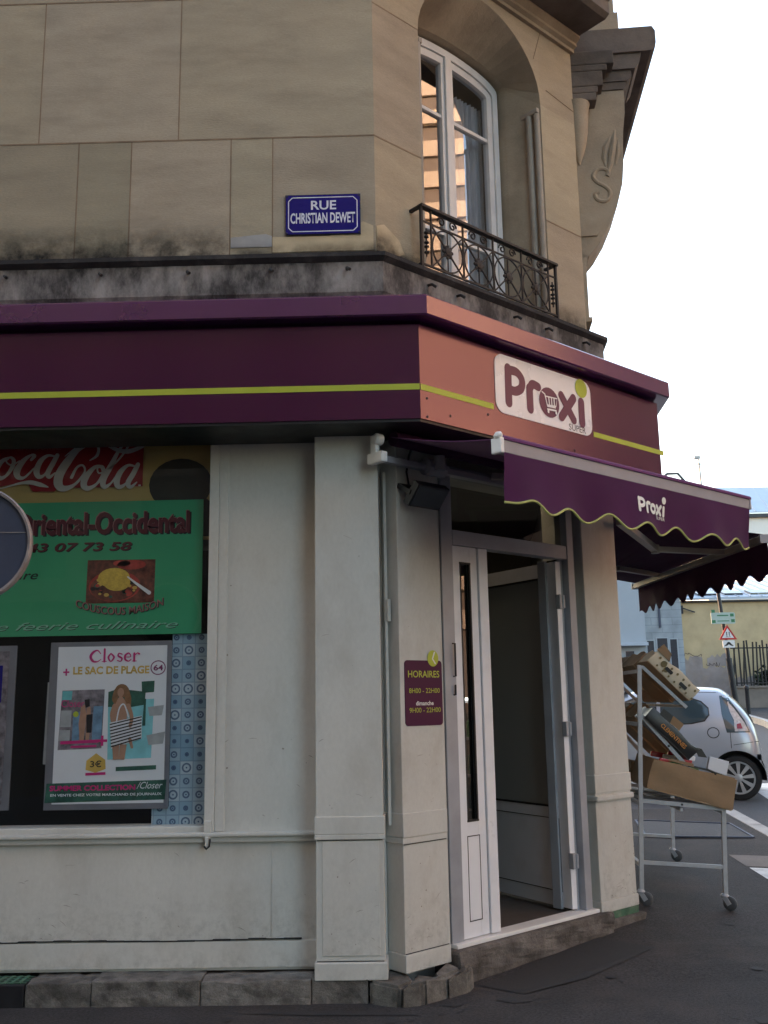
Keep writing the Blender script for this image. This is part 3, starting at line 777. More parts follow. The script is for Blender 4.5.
b.build('corbel', 'cornice', bd)
b = MB(); b.lathe(RF.p(.09, 5.93, .035), (0, 0, 1), [(0, .008), (.06, .03), (.16, .062), (.28, .085), (.40, .095), (.48, .10), (.54, .115)], 24); b.build('pendant', 'stone2', bd, smooth=True)
# carved S scrolls and leaf in relief on the flank
b = MB()
def RT(pts, r): b.tube([RN.p(.207, z, c) for c, z in pts], r, 8)
SP = [(.05, .075), (.062, .11), (.03, .145), (-.03, .14), (-.066, .085), (-.04, .03), (.02, -.01), (.062, -.06), (.055, -.12), (.01, -.15), (-.045, -.13), (-.058, -.085), (-.03, -.06)]
def spline(P, n=5):
    out = []
    for i in range(len(P) - 1):
        p0, p1, p2, p3 = [V(P[min(max(k, 0), len(P) - 1)]) for k in (i - 1, i, i + 1, i + 2)]
        for k in range(n):
            t_ = k / n; out.append(tuple(.5 * ((2 * p1) + (p2 - p0) * t_ + (2 * p0 - 5 * p1 + 4 * p2 - p3) * t_ * t_ + (3 * p1 - p0 - 3 * p2 + p3) * t_ ** 3)))
    return out + [P[-1]]
RT(spline([(.225 + x, 5.80 + z) for x, z in SP]), .021)
RT([(.275, 5.90), (.305, 5.98), (.325, 6.08), (.345, 6.18), (.36, 6.30)], [.016, .026, .034, .026, .010])
RT([(.27, 5.95), (.255, 6.04), (.275, 6.14), (.32, 6.24)], [.012, .022, .026, .010])
RT([(.35, 5.98), (.375, 6.08), (.385, 6.20)], [.012, .022, .010])
b.build('carving', 'stone2', br, smooth=True)
# slim pilaster under the bracket, next storey above the balcony
b = MB(); b.box(RF, .18, .56, 4.62, 5.10, 0, .055, .008); b.box(RF, .16, .58, 4.58, 4.62, 0, .075, .006); b.build('pilaster', 'stone2', bd)
b = MB(); b.box(RF, .18, .30, 7.22, 9.0, 0.0, .42, .01); b.box(RF, .17, .31, 7.22, 7.40, .0, .45, .01); b.box(RF, .32, .5, 7.22, 9, 0, .34, .01); b.build('upper_storey', 'stone2', bd)
# roof over the part that is built, and rear walls
b = MB(); b.sweep(PATH, [1, 1, 1], [(-.36, 17.5), (.25, 17.5), (.25, 17.62), (-.36, 17.62)])
b.box(WF, -7.5, 1.4, 17.62, 17.7, -11.3, -6.1); b.build('roof', 'zinc', bd)
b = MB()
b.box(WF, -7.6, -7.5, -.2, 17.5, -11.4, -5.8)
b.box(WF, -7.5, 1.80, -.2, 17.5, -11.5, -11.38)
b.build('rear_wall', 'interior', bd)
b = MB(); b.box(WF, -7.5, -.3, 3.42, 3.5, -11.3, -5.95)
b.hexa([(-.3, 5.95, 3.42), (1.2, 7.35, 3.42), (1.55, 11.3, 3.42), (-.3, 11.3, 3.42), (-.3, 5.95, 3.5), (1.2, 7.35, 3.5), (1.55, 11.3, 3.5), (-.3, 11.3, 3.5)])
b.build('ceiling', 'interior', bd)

# ------------------------------------------------------------------ ground floor, left side
b = MB()
b.box(LF, -7.5, -5.3, .13, 4.1, -.25, 0); b.box(LF, -5.3, -1.10, .13, .82, -.25, 0); b.box(LF, -1.10, -.12, .13, 4.1, -.25, 0)
b.box(LF, -5.3, -1.10, 3.40, 4.1, -.25, 0)
fp = b.build('front_panel', 'greypaint', bd)
b = MB()
b.box(LF, -7.5, -.505, .145, .285, 0, .016, .003)          # baseboard
b.box(LF, -5.4, -.505, .815, .848, 0, .026, .006); b.box(LF, -5.4, -.505, .848, .872, 0, .048, .008)
b.box(LF, -1.100, -1.045, .874, 3.45, 0, .014, .003)
b.build('moulding', 'greypaint', fp)
b = MB(); b.box(LF, -5.3, -1.16, .822, .90, -.20, -.02, .004); b.box(LF, -1.16, -1.101, .822, 3.40, -.20, .02, .006)
sw = b.build('shop_window', 'greypaint', bd)
b = MB(); b.face([LF.p(-5.3, .9, -.06), LF.p(-1.16, .9, -.06), LF.p(-1.16, 3.4, -.06), LF.p(-5.3, 3.4, -.06)]); b.build('pane', 'glass', sw)
b = MB(); b.box(LF, -1.155, -1.115, .84, .935, .021, .045, .004); b.box(LF, -1.145, -1.125, .795, .85, .03, .055, .004); b.build('latch', 'greypaint', sw)
b = MB(); b.tube([LF.p(-1.148, .80, .058), LF.p(-1.135, .785, .062), LF.p(-1.118, .80, .062), LF.p(-1.115, .84, .058)], .006, 6); b.build('hook', 'darkmetal', sw)
b = MB()
for k in range(28):
    x0, x1 = -3.4 + k * .1, -3.3 + k * .1; w0 = .0015 + .0025 * abs(math.sin(k * 1.7)); z_ = .288 + .004 * math.sin(k * .55)
    b.box(LF, x0, x1, z_, z_ + w0 * 1.6, .001, .0175)
b.build('seam', 'gasket', fp)
b = MB(); b.box(LF, -.775, -.772, .29, .81, .0, .002); b.build('seam', 'greypaint', fp)
# pilaster by the corner
b = MB()
b.box(LF, -.505, -.128, .205, 3.55, .0, .16, .006)
pl = b.build('pilaster', 'greypaint', bd)
b = MB()
b.box(LF, -.512, -.115, .115, .205, .0, .185, .006)
b.box(LF, -.512, -.119, .84, .866, .0, .172, .004)
b.box(LF, -.47, -.155, .235, .83, .16, .166, .003)
b.box(LF, -.512, -.119, .868, .962, .0, .168, .004)
b.build('pilaster_trim', 'greypaint', pl)
for z_ in (.8345, .206):
    b = MB(); b.box(LF, -.50, -.135, z_, z_ + .003, .16, .1668); b.build('seam', 'gasket', pl)
# chamfer: pillar with the hours sign
b = MB()
b.box(CF, -.02, 2.22, 3.04, 4.1, -.25, 0); b.box(CF, 1.85, 2.22, .0, 3.04, -.25, 0); b.box(CF, -.1, .40, .0, 3.04, -.25, -.005)
b.build('front_panel', 'cream', bd)
b = MB(); b.box(CF, .006, .345, .22, 3.55, 0, .14, .005); p2 = b.build('pilaster', 'cream', bd)
b = MB(); b.box(CF, .0, .352, .125, .22, 0, .152, .005); b.box(CF, .0, .352, .835, .965, 0, .15, .004); b.box(CF, .0, .352, .80, .833, 0, .146, .004)
b.box(CF, .353, .395, .14, 3.1, 0, .105, .004); b.build('pilaster_trim', 'cream', p2)
for z_ in (.7955, .2215):
    b = MB(); b.box(CF, .008, .343, z_, z_ + .003, .14, .1462); b.build('seam', 'gasket', p2)
b = MB(); b.bar(CF.p(-.02, .9, .062), CF.p(-.02, 2.95, .062), .016, .016); b.box(CF, -.03, -.005, 2.05, 2.18, .05, .085, .003); b.build('conduit', 'cream', p2)
# right pillar
b = MB(); b.box(CF, 1.80, 2.215, .24, 3.55, 0, .14, .006); p3 = b.build('pilaster', 'cream', bd)
b = MB(); b.box(CF, 1.79, 2.222, .165, .24, 0, .15, .006); b.box(CF, 1.79, 2.222, .885, .925, 0, .165, .012); b.box(CF, 1.795, 2.218, .94, 1.06, 0, .148, .004)
b.box(CF, 1.80, 1.835, 1.07, 3.0, .14, .147, .003); b.box(CF, 1.755, 1.795, .2, 3.1, 0, .06, .004)
b.build('pilaster_trim', 'cream', p3)
b = MB(); b.box(CF, 1.80, 2.22, .115, .168, -.02, .145, .004); b.build('painted_foot', 'greenpaint', p3)
# right facade ground floor (seen from the side only)
b = MB(); b.box(RF, .0, 4.2, -.1, 4.1, -.25, 0); b.build('front_panel', 'cream', bd)
b = MB(); b.box(RF, 1.0, 3.8, 1.0, 2.9, 0, .01); b.build('shop_window', 'darkglass', bd)

# street dirt splashed on the foot of the joinery, scuffs and chipped paint
stain(LF, -4.0, -.52, .29, .62, .002, M['splash'], fp, 'splash_stain'); stain(LF, -4.0, -.52, .146, .284, .0165, M['splash'], fp, 'splash_stain')
stain(LF, -.465, -.16, .24, .60, .1668, M['splash'], pl, 'splash_stain'); stain(LF, -.51, -.117, .117, .204, .1855, M['splash'], pl, 'splash_stain')
stain(CF, .008, .343, .226, .62, .1405, M['splash'], p2, 'splash_stain'); stain(CF, .002, .35, .127, .219, .1525, M['splash'], p2, 'splash_stain')
stain(CF, 1.84, 2.21, .245, .70, .1405, M['splash'], p3, 'splash_stain'); stain(CF, 1.795, 2.218, .168, .238, .1505, M['splash'], p3, 'splash_stain')
rk = random.Random(9)
def scuffs(fr, a0, a1, b0, b1, c, n, parent):
    b = MB()
    for k in range(n):
        x, z = rk.uniform(a0, a1), b0 + (b1 - b0) * rk.random() ** 1.6
        if rk.random() < .55:
            l = rk.uniform(.01, .06); t_ = rk.uniform(-.7, .7)
            b.stroke(fr, [(x, z), (x + l * .5 * math.cos(t_), z + l * .5 * math.sin(t_) + .003), (x + l * math.cos(t_), z + l * math.sin(t_))], [.0008, rk.uniform(.0015, .004), .0006], c, cap=False)
        else:
            r_ = rk.uniform(.002, .006); b.sheet(fr, [(x + r_ * rk.uniform(.5, 1.4) * math.cos(i * 1.05), z + r_ * rk.uniform(.5, 1.4) * math.sin(i * 1.05)) for i in range(6)], c)
    b.eps = 0; b.build('scuffs', 'scuff', parent)
scuffs(LF, -3.2, -.55, .30, .80, .0022, 34, fp); scuffs(LF, -1.08, -.54, .9, 2.6, .0022, 12, fp)
scuffs(LF, -.46, -.165, .25, .82, .167, 12, pl); scuffs(LF, -.49, -.14, 1.0, 2.6, .1605, 9, pl)
scuffs(CF, .02, .335, .24, .79, .1408, 14, p2); scuffs(CF, .02, .335, 1.0, 2.4, .1408, 8, p2); scuffs(CF, 1.85, 2.2, .26, .86, .1408, 18, p3)

# plinth stones
b = MB(tinted=True)
def stone(mb, fr, a0_, a1_, b0_, b1_, c0_, c1_, seed):
    r = random.Random(seed); n = 5
    t = r.uniform(.75, 1.2); mb.tint = (t, t * .99, t * .97)
    v = mb.box(fr, a0_, a1_, b0_, b1_, c0_, c1_, .006)
for i, (x0, x1) in enumerate(((-7.5, -5.2), (-5.2, -4.1), (-4.1, -3.2), (-3.2, -2.70), (-2.08, -1.722), (-1.718, -1.132), (-1.128, -.532), (-.528, -.225))):
    stone(b, LF, x0, x1, -.2, .128 + .006 * math.sin(i * 3), -.02, .185 + .006 * math.cos(i * 5), i)
bmesh.ops.subdivide_edges(b.bm, edges=[e for e in b.bm.edges if e.calc_length() > .12], cuts=7, use_grid_fill=True)
for v in b.bm.verts:
    h = math.sin(v.co.x * 37 + v.co.z * 51) * math.cos(v.co.y * 43 + v.co.x * 19) + .7 * math.sin(v.co.x * 83 + v.co.z * 97 + 1.3) + .6 * math.sin(v.co.x * 7.3 + 2); v.co += V((0, -.0035 * h, -.006 * abs(h)))
b.build('plinth', 'plinth', bd)
b = MB(tinted=True)
for i, (pts, z1, seed) in enumerate((
        ([(-.215, 5.565), (-.06, 5.50), (.02, 5.60), (-.05, 5.80), (-.215, 5.80)], .118, 3),
        ([(-.055, 5.49), (.07, 5.53), (.16, 5.66), (.03, 5.78), (.025, 5.60)], .105, 8),
        ([(.075, 5.53), (.20, 5.64), (.29, 5.76), (.20, 5.95), (.165, 5.66)], .122, 5),
        ([(.205, 5.64), (.335, 5.75), (.37, 5.86), (.30, 5.98), (.295, 5.76)], .11, 9))):
    r = random.Random(seed); t = r.uniform(.7, 1.15); b.tint = (t, t, t * .97)
    A = [b.bm.verts.new((x, y, -.15)) for x, y in pts]; B = [b.bm.verts.new((x + r.uniform(-.01, .01), y + r.uniform(-.01, .02), z1 + r.uniform(-.015, .01))) for x, y in pts]
    F = [b.bm.faces.new(A[::-1]), b.bm.faces.new(B)] + [b.bm.faces.new([A[k], A[(k + 1) % 5], B[(k + 1) % 5], B[k]]) for k in range(5)]
    b._paint(F); rr = bmesh.ops.bevel(b.bm, geom=list({e for f in F for e in f.edges}), offset=.015, segments=2, affect='EDGES'); b._paint(rr['faces'])
b.build('broken_plinth', 'plinth', bd)
b = MB(); b.box(LF, -2.69, -2.085, -.1, .115, .0, .19, .006)
vg = b.build('vent_box', 'darkmetal', bd)
b = MB()
for k in range(14): b.box(LF, -2.68 + k * .042, -2.66 + k * .042, .117, .121, .02, .17)
for k in range(4): b.box(LF, -2.69, -2.09, .116, .1195, .03 + k * .04, .04 + k * .04)
b.build('grating', 'greenpaint', vg)

# threshold step
b = MB()
b.box(CF, .37, 1.86, -.15, .182, -.2, .20, .02)
bmesh.ops.subdivide_edges(b.bm, edges=[e for e in b.bm.edges if e.calc_length() > .12], cuts=9, use_grid_fill=True)
for v in b.bm.verts:
    h = math.sin(v.co.x * 31 + v.co.z * 45) * math.cos(v.co.y * 29 + v.co.x * 17) + .5 * math.sin(v.co.x * 71 + v.co.y * 63); v.co += CF.n * (.010 * h) + V((0, 0, -.005 * abs(h)))
b.build('doorstep', 'step', bd)
b = MB(); b.box(CF, 1.84, 2.28, -.15, .115, -.1, .165, .02)
bmesh.ops.subdivide_edges(b.bm, edges=[e for e in b.bm.edges if e.calc_length() > .1], cuts=4, use_grid_fill=True)
for v in b.bm.verts:
    h = math.sin(v.co.x * 41 + v.co.z * 55) * math.cos(v.co.y * 39); v.co += CF.n * (.010 * h)
b.build('pillar_foot', 'step', bd)
b = MB(); b.box(CF, .40, 1.76, .182, .205, .04, .155, .004); b.build('door_sill', 'white', bd)

# door set: frame, transom, fixed leaf and the leaf standing open
b = MB()
b.box(CF, .40, .50, .205, 3.06, .03, .115, .004); b.box(CF, 1.655, 1.725, .205, 3.06, .02, .125, .004)
b.box(CF, .50, 1.655, 2.55, 2.645, .03, .118, .004); b.box(CF, .50, 1.655, 3.0, 3.06, .03, .118, .004)
df = b.build('door_frame', 'alu', bd)
b = MB(); b.face([CF.p(.50, 2.645, .07), CF.p(1.655, 2.645, .07), CF.p(1.655, 3.0, .07), CF.p(.50, 3.0, .07)]); b.build('transom_pane', 'transom', df)
b = MB(); b.box(CF, 1.727, 1.752, .205, 3.06, .0, .09); b.box(CF, 1.60, 1.612, .205, 2.55, -.02, .06); b.build('shutter_guide', 'gasket', df)
b = MB(); b.box(CF, 1.614, 1.65, .205, 2.548, -.06, .075, .003); b.box(CF, 1.575, 1.595, .205, 2.548, -.09, -.02, .003); b.build('rebate', 'alu', df)
for z in (.52, 1.38, 2.25):
    b = MB(); b.box(CF, 1.575, 1.62, z - .05, z + .05, .06, .10, .004); b.lathe(CF.p(1.612, z - .045, .10), (0, 0, 1), [(0, .012), (.09, .012)], 10); b.build('hinge', 'alu', df)

def leaf(fr, w, z0, z1, glass_a, glass_z, panel_z, name, gm='doorglass'):
    b = MB()
    g0, g1 = glass_a; c0, c1 = -.022, .022
    b.box(fr, 0, g0, z0, z1, c0, c1, .003); b.box(fr, g1, w, z0, z1, c0, c1, .003)
    b.box(fr, g0, g1, z0, glass_z[0], c0, c1 - .001); b.box(fr, g0, g1, glass_z[1], z1, c0, c1 - .001)
    d = b.build(name, 'pvc', bd)
    b = MB(); b.face([fr.p(g0, glass_z[0], 0), fr.p(g1, glass_z[0], 0), fr.p(g1, glass_z[1], 0), fr.p(g0, glass_z[1], 0)]); b.build('pane', gm, d)
    b = MB()
    for s_ in (-1, 1):
        cc = s_ * .0225
        for (p0, p1, q0, q1) in ((g0 + .0, g1 - .0, panel_z[0], panel_z[1]),):
            for x in (p0 - .012, p1 + .006): b.box(fr, x, x + .005, q0, q1, cc - .001, cc + .001)
            for z in (q0, q1): b.box(fr, p0 - .012, p1 + .011, z, z + .005, cc - .0012, cc + .0012)
        for z in glass_z: b.box(fr, g0 - .008, g1 + .008, z - .006, z + .006, s_ * .004, s_ * .024)
        for x in glass_a: b.box(fr, x - .006, x + .006, glass_z[0], glass_z[1], s_ * .004, s_ * .0235)
    b.build('bead', 'gasket', d)
    return d
FL = Frame(CF.p(.503, 0, .085), CF.u, CF.n)
d1 = leaf(FL, .225, .21, 2.546, (.068, .155), (.87, 2.44), (.30, .78), 'door')
b = MB(); b.box(FL, .229, .31, .21, 2.546, -.03, .036, .004); b.build('meeting_stile', 'pvc', d1)
b = MB(); b.tube([FL.p(-.028, 1.73, .025), FL.p(-.028, 1.73, .05), FL.p(-.028, 1.93, .05), FL.p(-.028, 1.93, .025)], .006, 8)
b.tube([FL.p(-.028, 1.62, .025), FL.p(-.028, 1.62, .045), FL.p(-.028, 1.68, .045)], .006, 8); b.build('handle', 'darkmetal', d1)
H = CF.p(1.60, 0, .075); az = R(-33)
u2 = V((math.sin(az), math.cos(az), 0)); FD = Frame(H, u2, V((-math.cos(az), math.sin(az), 0)))
d2 = leaf(FD, .93, .215, 2.535, (.10, .83), (.86, 2.43), (.31, .78), 'door', 'leafglass')
b = MB(); b.tube([FD.p(.88, 1.02, .03), FD.p(.88, 1.02, .07), FD.p(.80, 1.02, .075)], .01, 8); b.build('handle', 'alu', d2)
# shop floor
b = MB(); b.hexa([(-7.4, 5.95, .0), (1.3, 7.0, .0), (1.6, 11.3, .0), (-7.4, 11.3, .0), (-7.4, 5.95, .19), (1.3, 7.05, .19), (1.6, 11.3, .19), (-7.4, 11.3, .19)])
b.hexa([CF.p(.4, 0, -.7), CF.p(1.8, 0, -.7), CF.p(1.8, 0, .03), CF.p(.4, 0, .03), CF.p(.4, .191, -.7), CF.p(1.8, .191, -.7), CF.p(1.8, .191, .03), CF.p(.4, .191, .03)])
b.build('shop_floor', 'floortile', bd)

# ================================================================== SHOP FASCIA, SIGNS, AWNINGS
fs = thing('shop_fascia', 'glossy purple shop fascia with lime stripe and capping wrapped round the corner above the shopfront', 'shop sign', (.13, 5.31, 3.17))
SCL = [.9, 1.0, .9]
PF = [PATH[0], PATH[1], PATH[2], tuple(RF.p(4.1, 0)[:2])]
b = MB(); b.sweep(PF, SCL, [(.02, 3.172), (.50, 3.172), (.50, 3.74), (.02, 3.74)]); b.build('fascia_panel', 'purple', fs)
b = MB(); b.sweep(PF, SCL, [(.02, 3.765), (.585, 3.765), (.597, 3.772), (.597, 3.88), (.585, 3.892), (.02, 3.93)]); b.build('capping', 'purplecap', fs)
b = MB(); b.sweep(PF, SCL, [(.03, 3.155), (.492, 3.155), (.492, 3.171), (.03, 3.171)]); b.build('soffit_reflection_cover', 'black', fs)  # added matte black sheet hiding the glossy reflection on the soffit
b = MB(); b.box(LF, -7.4, -.1, 3.735, 3.77, .0, .40); b.box(CF, -.05, 2.22, 3.735, 3.77, 0, .44); b.build('gap_shadow_fill', 'black', fs)  # black fill paints the shadow line under the capping
FFL = Frame((.130, 5.31, 0), (1, 0, 0), (0, -1, 0))
b = MB(); b.box(LF, -7.4, .128, 3.343, 3.379, .4495, .4525); b.box(CF, -.118, .505, 3.343, 3.379, .4995, .5025); b.box(CF, 1.525, 2.385, 3.343, 3.379, .4995, .5025)
b.build('stripe', 'lime', fs)
for s, z in ((-.07, 3.19), (-.07, 3.30), (.12, 3.23), (.45, 3.30), (1.3, 3.21)):
    b = MB(); b.lathe(CF.p(s, z, .498), CF.n, [(0, .008), (.004, .008), (.006, .004)], 8); b.build('screw', 'darkmetal', fs)
def rrect(a0, a1, b0, b1, r, n=6):
    pts = []
    for cx, cy, st in ((a1 - r, b0 + r, -90), (a1 - r, b1 - r, 0), (a0 + r, b1 - r, 90), (a0 + r, b0 + r, 180)):
        for k in range(n + 1):
            t = R(st + 90 * k / n); pts.append((cx + r * math.cos(t), cy + r * math.sin(t)))
    return pts
b = MB(); b.prism(CF, rrect(.525, 1.508, 3.335, 3.722, .075), .5005, .5045); lp = b.build('logo_panel', 'whitevinyl', fs)
def logo(parent, mletter, mdot, mcart, fr, ox, oz, sx, sz, c, wst, cart=True, mat_sup=None):
    """rounded lettering: Proxi with a trolley in the o, SUPER beneath"""
    T = lambda x, z: (ox + x * sx, oz + z * sz)
    b = MB()
    b.stroke(fr, [T(.06, .04), T(.065, .90)], wst, c)
    b.stroke(fr, [T(.065, .86), T(.17, .87), T(.235, .72), T(.225, .50), T(.15, .37), T(.07, .38)], wst * .92, c)
    b.stroke(fr, [T(.33, .03), T(.33, .55)], wst, c)
    b.stroke(fr, [T(.33, .52), T(.37, .68), T(.445, .66)], wst * .9, c)
    if cart:
        b.disc(fr, *T(.585, .335), sx * .135, sz * .39, c)
    else:
        b.stroke(fr, [T(.585 + .095 * math.cos(t * math.pi / 10), .335 + .27 * math.sin(t * math.pi / 10)) for t in range(21)], wst * .9, c, cap=False)
    b.stroke(fr, [T(.755, .62), T(.915, .06)], wst * .95, c); b.stroke(fr, [T(.925, .64), T(.745, .05)], wst * .95, c)
    b.stroke(fr, [T(1.035, .04), T(1.035, .60)], wst, c)
    b.build('lettering', mletter, parent)
    if cart:
        b = MB()
        P = lambda pts, w: b.stroke(fr, [T(*p) for p in pts], w, c + .004, smooth=False)
        P([(.49, .56), (.525, .52), (.555, .22), (.66, .24)], .011); P([(.535, .47), (.69, .49), (.67, .28), (.55, .25)], .009)
        for k in range(3): P([(.575 + .035 * k, .46), (.58 + .033 * k, .28)], .011)
        P([(.55, .14), (.665, .16)], .012)
        b.disc(fr, *T(.56, .085), .010, .012, c + .004, 10); b.disc(fr, *T(.665, .10), .010, .012, c + .004, 10)
        b.build('trolley_mark', mcart, parent)
    b = MB(); b.disc(fr, *T(1.045, .98 if cart else 1.12), .066 if cart else sx * .075, .066 if cart else sx * .075, c + .002); b.build('dot', mdot, parent)
logo(lp, 'plumink', 'lime', 'whitevinyl', CF, .60, 3.405, .768, .262, .505, .066)
text('lettering', 'SUPER', CF, 1.248, 1.432, 3.345, 3.388, .5055, 'signblack', lp, bold=.0)

# ---- retracted awning of the corner face: bar, cloth and scalloped valance
aw = thing('awning', 'aubergine folding awning with scalloped lime-edged valance and white lettering over the shop door', 'awning', tuple(CF.p(1.2, 2.9, .5)))
b = MB(); b.box(CF, -.17, 2.36, 2.965, 3.005, .18, .225, .004); b.build('torsion_bar', 'greybar', aw)
b = MB()
b.box(CF, -.215, -.165, 2.955, 3.02, .13, .26, .01); b.box(CF, -.205, -.175, 3.0, 3.13, .15, .20, .008); b.lathe(CF.p(-.215, 3.10, .20), CF.u, [(0, .02), (.01, .034), (.05, .034), (.06, .02)], 14)
b.build('end_bracket', 'white', aw)
b = MB(); b.lathe(CF.p(.18, 2.99, .205), CF.u, [(0, .03), (.01, .052), (.16, .052), (.17, .03)], 14); b.lathe(CF.p(.26, 2.965, .26), (0, 0, 1), [(0, .035), (.09, .035)], 14); b.build('arm_shoulder', 'greybar', aw)
b = MB(); b.tube([CF.p(-.1, 3.11, .24), CF.p(2.36, 3.11, .24)], .045, 14); b.build('cloth_roll', 'fabricshade', aw)
s0, s1, nb = -.125, 2.43, 1.10
def zb_(s): return 2.86 + .003 * (s - s0)
b = MB()     # the stretched cloth, slightly sagging
n = 12
for i in range(n):
    t0, t1 = i / n, (i + 1) / n
    f = lambda t: (3.115 + (2.915 - 3.115) * t - .02 * math.sin(math.pi * t), .24 + (nb - .22) * t)
    (z0, c0), (z1, c1) = f(t0), f(t1)
    b.hexa([CF.p(s0, z0, c0), CF.p(s1, z0, c0), CF.p(s1, z1, c1), CF.p(s0, z1, c1), CF.p(s0, z0 + .004, c0), CF.p(s1, z0 + .004, c0), CF.p(s1, z1 + .004, c1), CF.p(s0, z1 + .004, c1)])
b.build('cloth', 'fabric', aw)
b = MB(); b.box(CF, s0, s1, 2.845, 2.915, nb - .04, nb + .012, .005); b.build('front_bar', 'greybar', aw)
b = MB(); b.tube([CF.p(s0 - .005, 2.925, nb - .005), CF.p(s1 + .03, 2.925, nb - .005)], .019, 10); b.build('cloth_edge', 'fabric', aw)
b = MB(); b.box(CF, s0 - .03, s0 - .001, 2.84, 2.925, nb - .05, nb + .02, .008); b.lathe(CF.p(s0 - .02, 2.935, nb - .01), CF.n, [(-.02, .01), (0, .022), (.02, .02), (.03, .008)], 10); b.build('end_cap', 'white', aw)
b = MB(); b.box(CF, s1 + .001, s1 + .022, 2.845, 2.92, nb - .05, nb + .015, .006); b.build('end_cap', 'greybar', aw)
def valance_bottom(s, s0_, per, z0, amp, flat=0):
    t = (s - s0_) / per
    e = min(1, max(0, (s - s0_) / .25)) * min(1, max(0, (s1 - s) / .1))
    return z0 + amp * e * (-math.cos(2 * math.pi * t + .6)) * (1 + .25 * math.sin(3.1 * t))
def cloth_c(s, z, top): 
    d = (top - z)
    return d * .10 * math.sin(s * 7.1 + .6) + .35 * d * .08 * math.sin(s * 17 + 1.4) + .012 * d * math.sin(z * 30)
b = MB(); hm = []; n = 130; prev = None; VT = 2.846
for i in range(n + 1):
    s = s0 + (s1 - s0 - .01) * i / n; zbm = valance_bottom(s, -.10, .362, 2.583, .031)
    col = []
    for k in range(7):
        z = VT + (zbm - VT) * k / 6; col.append(b.bm.verts.new(CF.p(s, z, nb + .013 + cloth_c(s, z, VT))))
    hm.append(CF.p(s, zbm, nb + .013 + cloth_c(s, zbm, VT)))
    if prev:
        for k in range(6): b.bm.faces.new([prev[k], col[k], col[k + 1], prev[k + 1]])
    prev = col
r_ = bmesh.ops.solidify(b.bm, geom=b.bm.faces[:], thickness=.0015)
va = b.build('valance', 'fabric', aw, smooth=True)
b = MB(); b.tube(hm, .0065, 6); b.build('hem', 'hem', va, smooth=True)
class Bent(Frame):
    def p(s, a, b_, c=0): return CF.p(a, b_, c + cloth_c(a, b_, VT) + nb + .016)
BF = Bent(CF.o, CF.u, CF.n)
logo(va, 'signwhite', 'signwhite', None, BF, 1.035, 2.675, .30, .085, .002, .024, cart=False)
text('lettering', 'SUPER', BF, 1.255, 1.365, 2.645, 2.665, .003, 'signwhite', va)
# folding arms under the cloth
for side, (sh, el, tp) in (('l', ((.75, 3.0, .24), (1.18, 2.97, .66), (.80, 2.89, 1.05))), ('r', ((2.0, 3.0, .24), (1.30, 2.97, .62), (1.9, 2.89, 1.05)))):
    b = MB(); b.bar(CF.p(*[sh[0], sh[1], sh[2]]), CF.p(el[0], el[1], el[2]), .045, .035); b.bar(CF.p(*el), CF.p(*tp), .04, .03)
    b.lathe(CF.p(el[0], el[1] - .025, el[2]), (0, 0, 1), [(0, .03), (.05, .03)], 12); b.build('folding_arm', 'armgrey', aw)

# ---- second awning on the street side
aw2 = thing('awning', 'shade-darkened purple awning out over the wheeled display stand, seen from below with its folding arm', 'awning', (1.9, 9.0, 2.9))
BA, BB = V((2.60, 10.75, 2.785)), V((2.80, 7.42, 2.765))
WA, WB = V((1.86, 10.95, 3.05)), V((1.60, 7.36, 3.02))
dirb = (BB - BA).normalized()
b = MB()
for i in range(8):
    t0, t1 = i / 8, (i + 1) / 8
    g = lambda A_, B_, t: A_.lerp(B_, t) + V((0, 0, -.03 * math.sin(math.pi * t)))
    q = [g(WA, BA, t0), g(WB, BB, t0), g(WB, BB, t1), g(WA, BA, t1)]
    up = V((0, 0, .035))
    b.hexa([p + up for p in q] + [p + up + V((0, 0, .004)) for p in q])
b.build('cloth', 'fabricshade', aw2)
b = MB(); b.bar(BA, BB, .055, .05); b.build('front_bar', 'armgrey', aw2)
b = MB(); b.tube([WA + V((-.1, 0, .02)), WB + V((-.1, 0, .02))], .06, 12); b.build('cloth_roll', 'fabricshade', aw2)
b = MB(); b.bar(BA - dirb * .03, BA - dirb * .002, .07, .065); b.bar(BB + dirb * .002, BB + dirb * .03, .07, .065); b.build('end_cap', 'greybar', aw2)
b = MB(); n = 150; prev = None; hm = []
for i in range(n + 1):
    t = i / n; p = BA.lerp(BB, t); y = t * 3.34
    e = min(1, t * 20) * min(1, (1 - t) * 20)
    zz = p.z - .275 + .034 * e * math.cos(2 * math.pi * y / .30)
    off = V((.03 + .03 * math.sin(y * 6), 0, 0)); top = p + V((.029, 0, -.01))
    col = [b.bm.verts.new(top.lerp(V((top.x + .02 * math.sin(y * 6), top.y, zz)), k / 4)) for k in range(5)]
    hm.append(V((top.x + .02 * math.sin(y * 6), top.y, zz)))
    if prev:
        for k in range(4): b.bm.faces.new([prev[k], col[k], col[k + 1], prev[k + 1]])
    prev = col
bmesh.ops.solidify(b.bm, geom=b.bm.faces[:], thickness=.0015)
v2 = b.build('valance', 'fabricshade', aw2, smooth=True)
b = MB(); b.tube(hm, .005, 6); b.build('hem', 'fabricshade', v2)
sh, el, tp = V((1.62, 7.05, 2.86)), V((2.14, 8.08, 2.80)), V((2.78, 8.15, 2.77))
b = MB(); b.bar(sh, el, .055, .05); b.bar(el, tp, .05, .045); b.lathe(el - V((0, 0, .035)), (0, 0, 1), [(0, .036), (.07, .036)], 12); b.build('folding_arm', 'armgrey', aw2)
sh, el, tp = V((1.85, 10.7, 2.92)), V((2.2, 9.75, 2.86)), V((2.66, 9.9, 2.80))
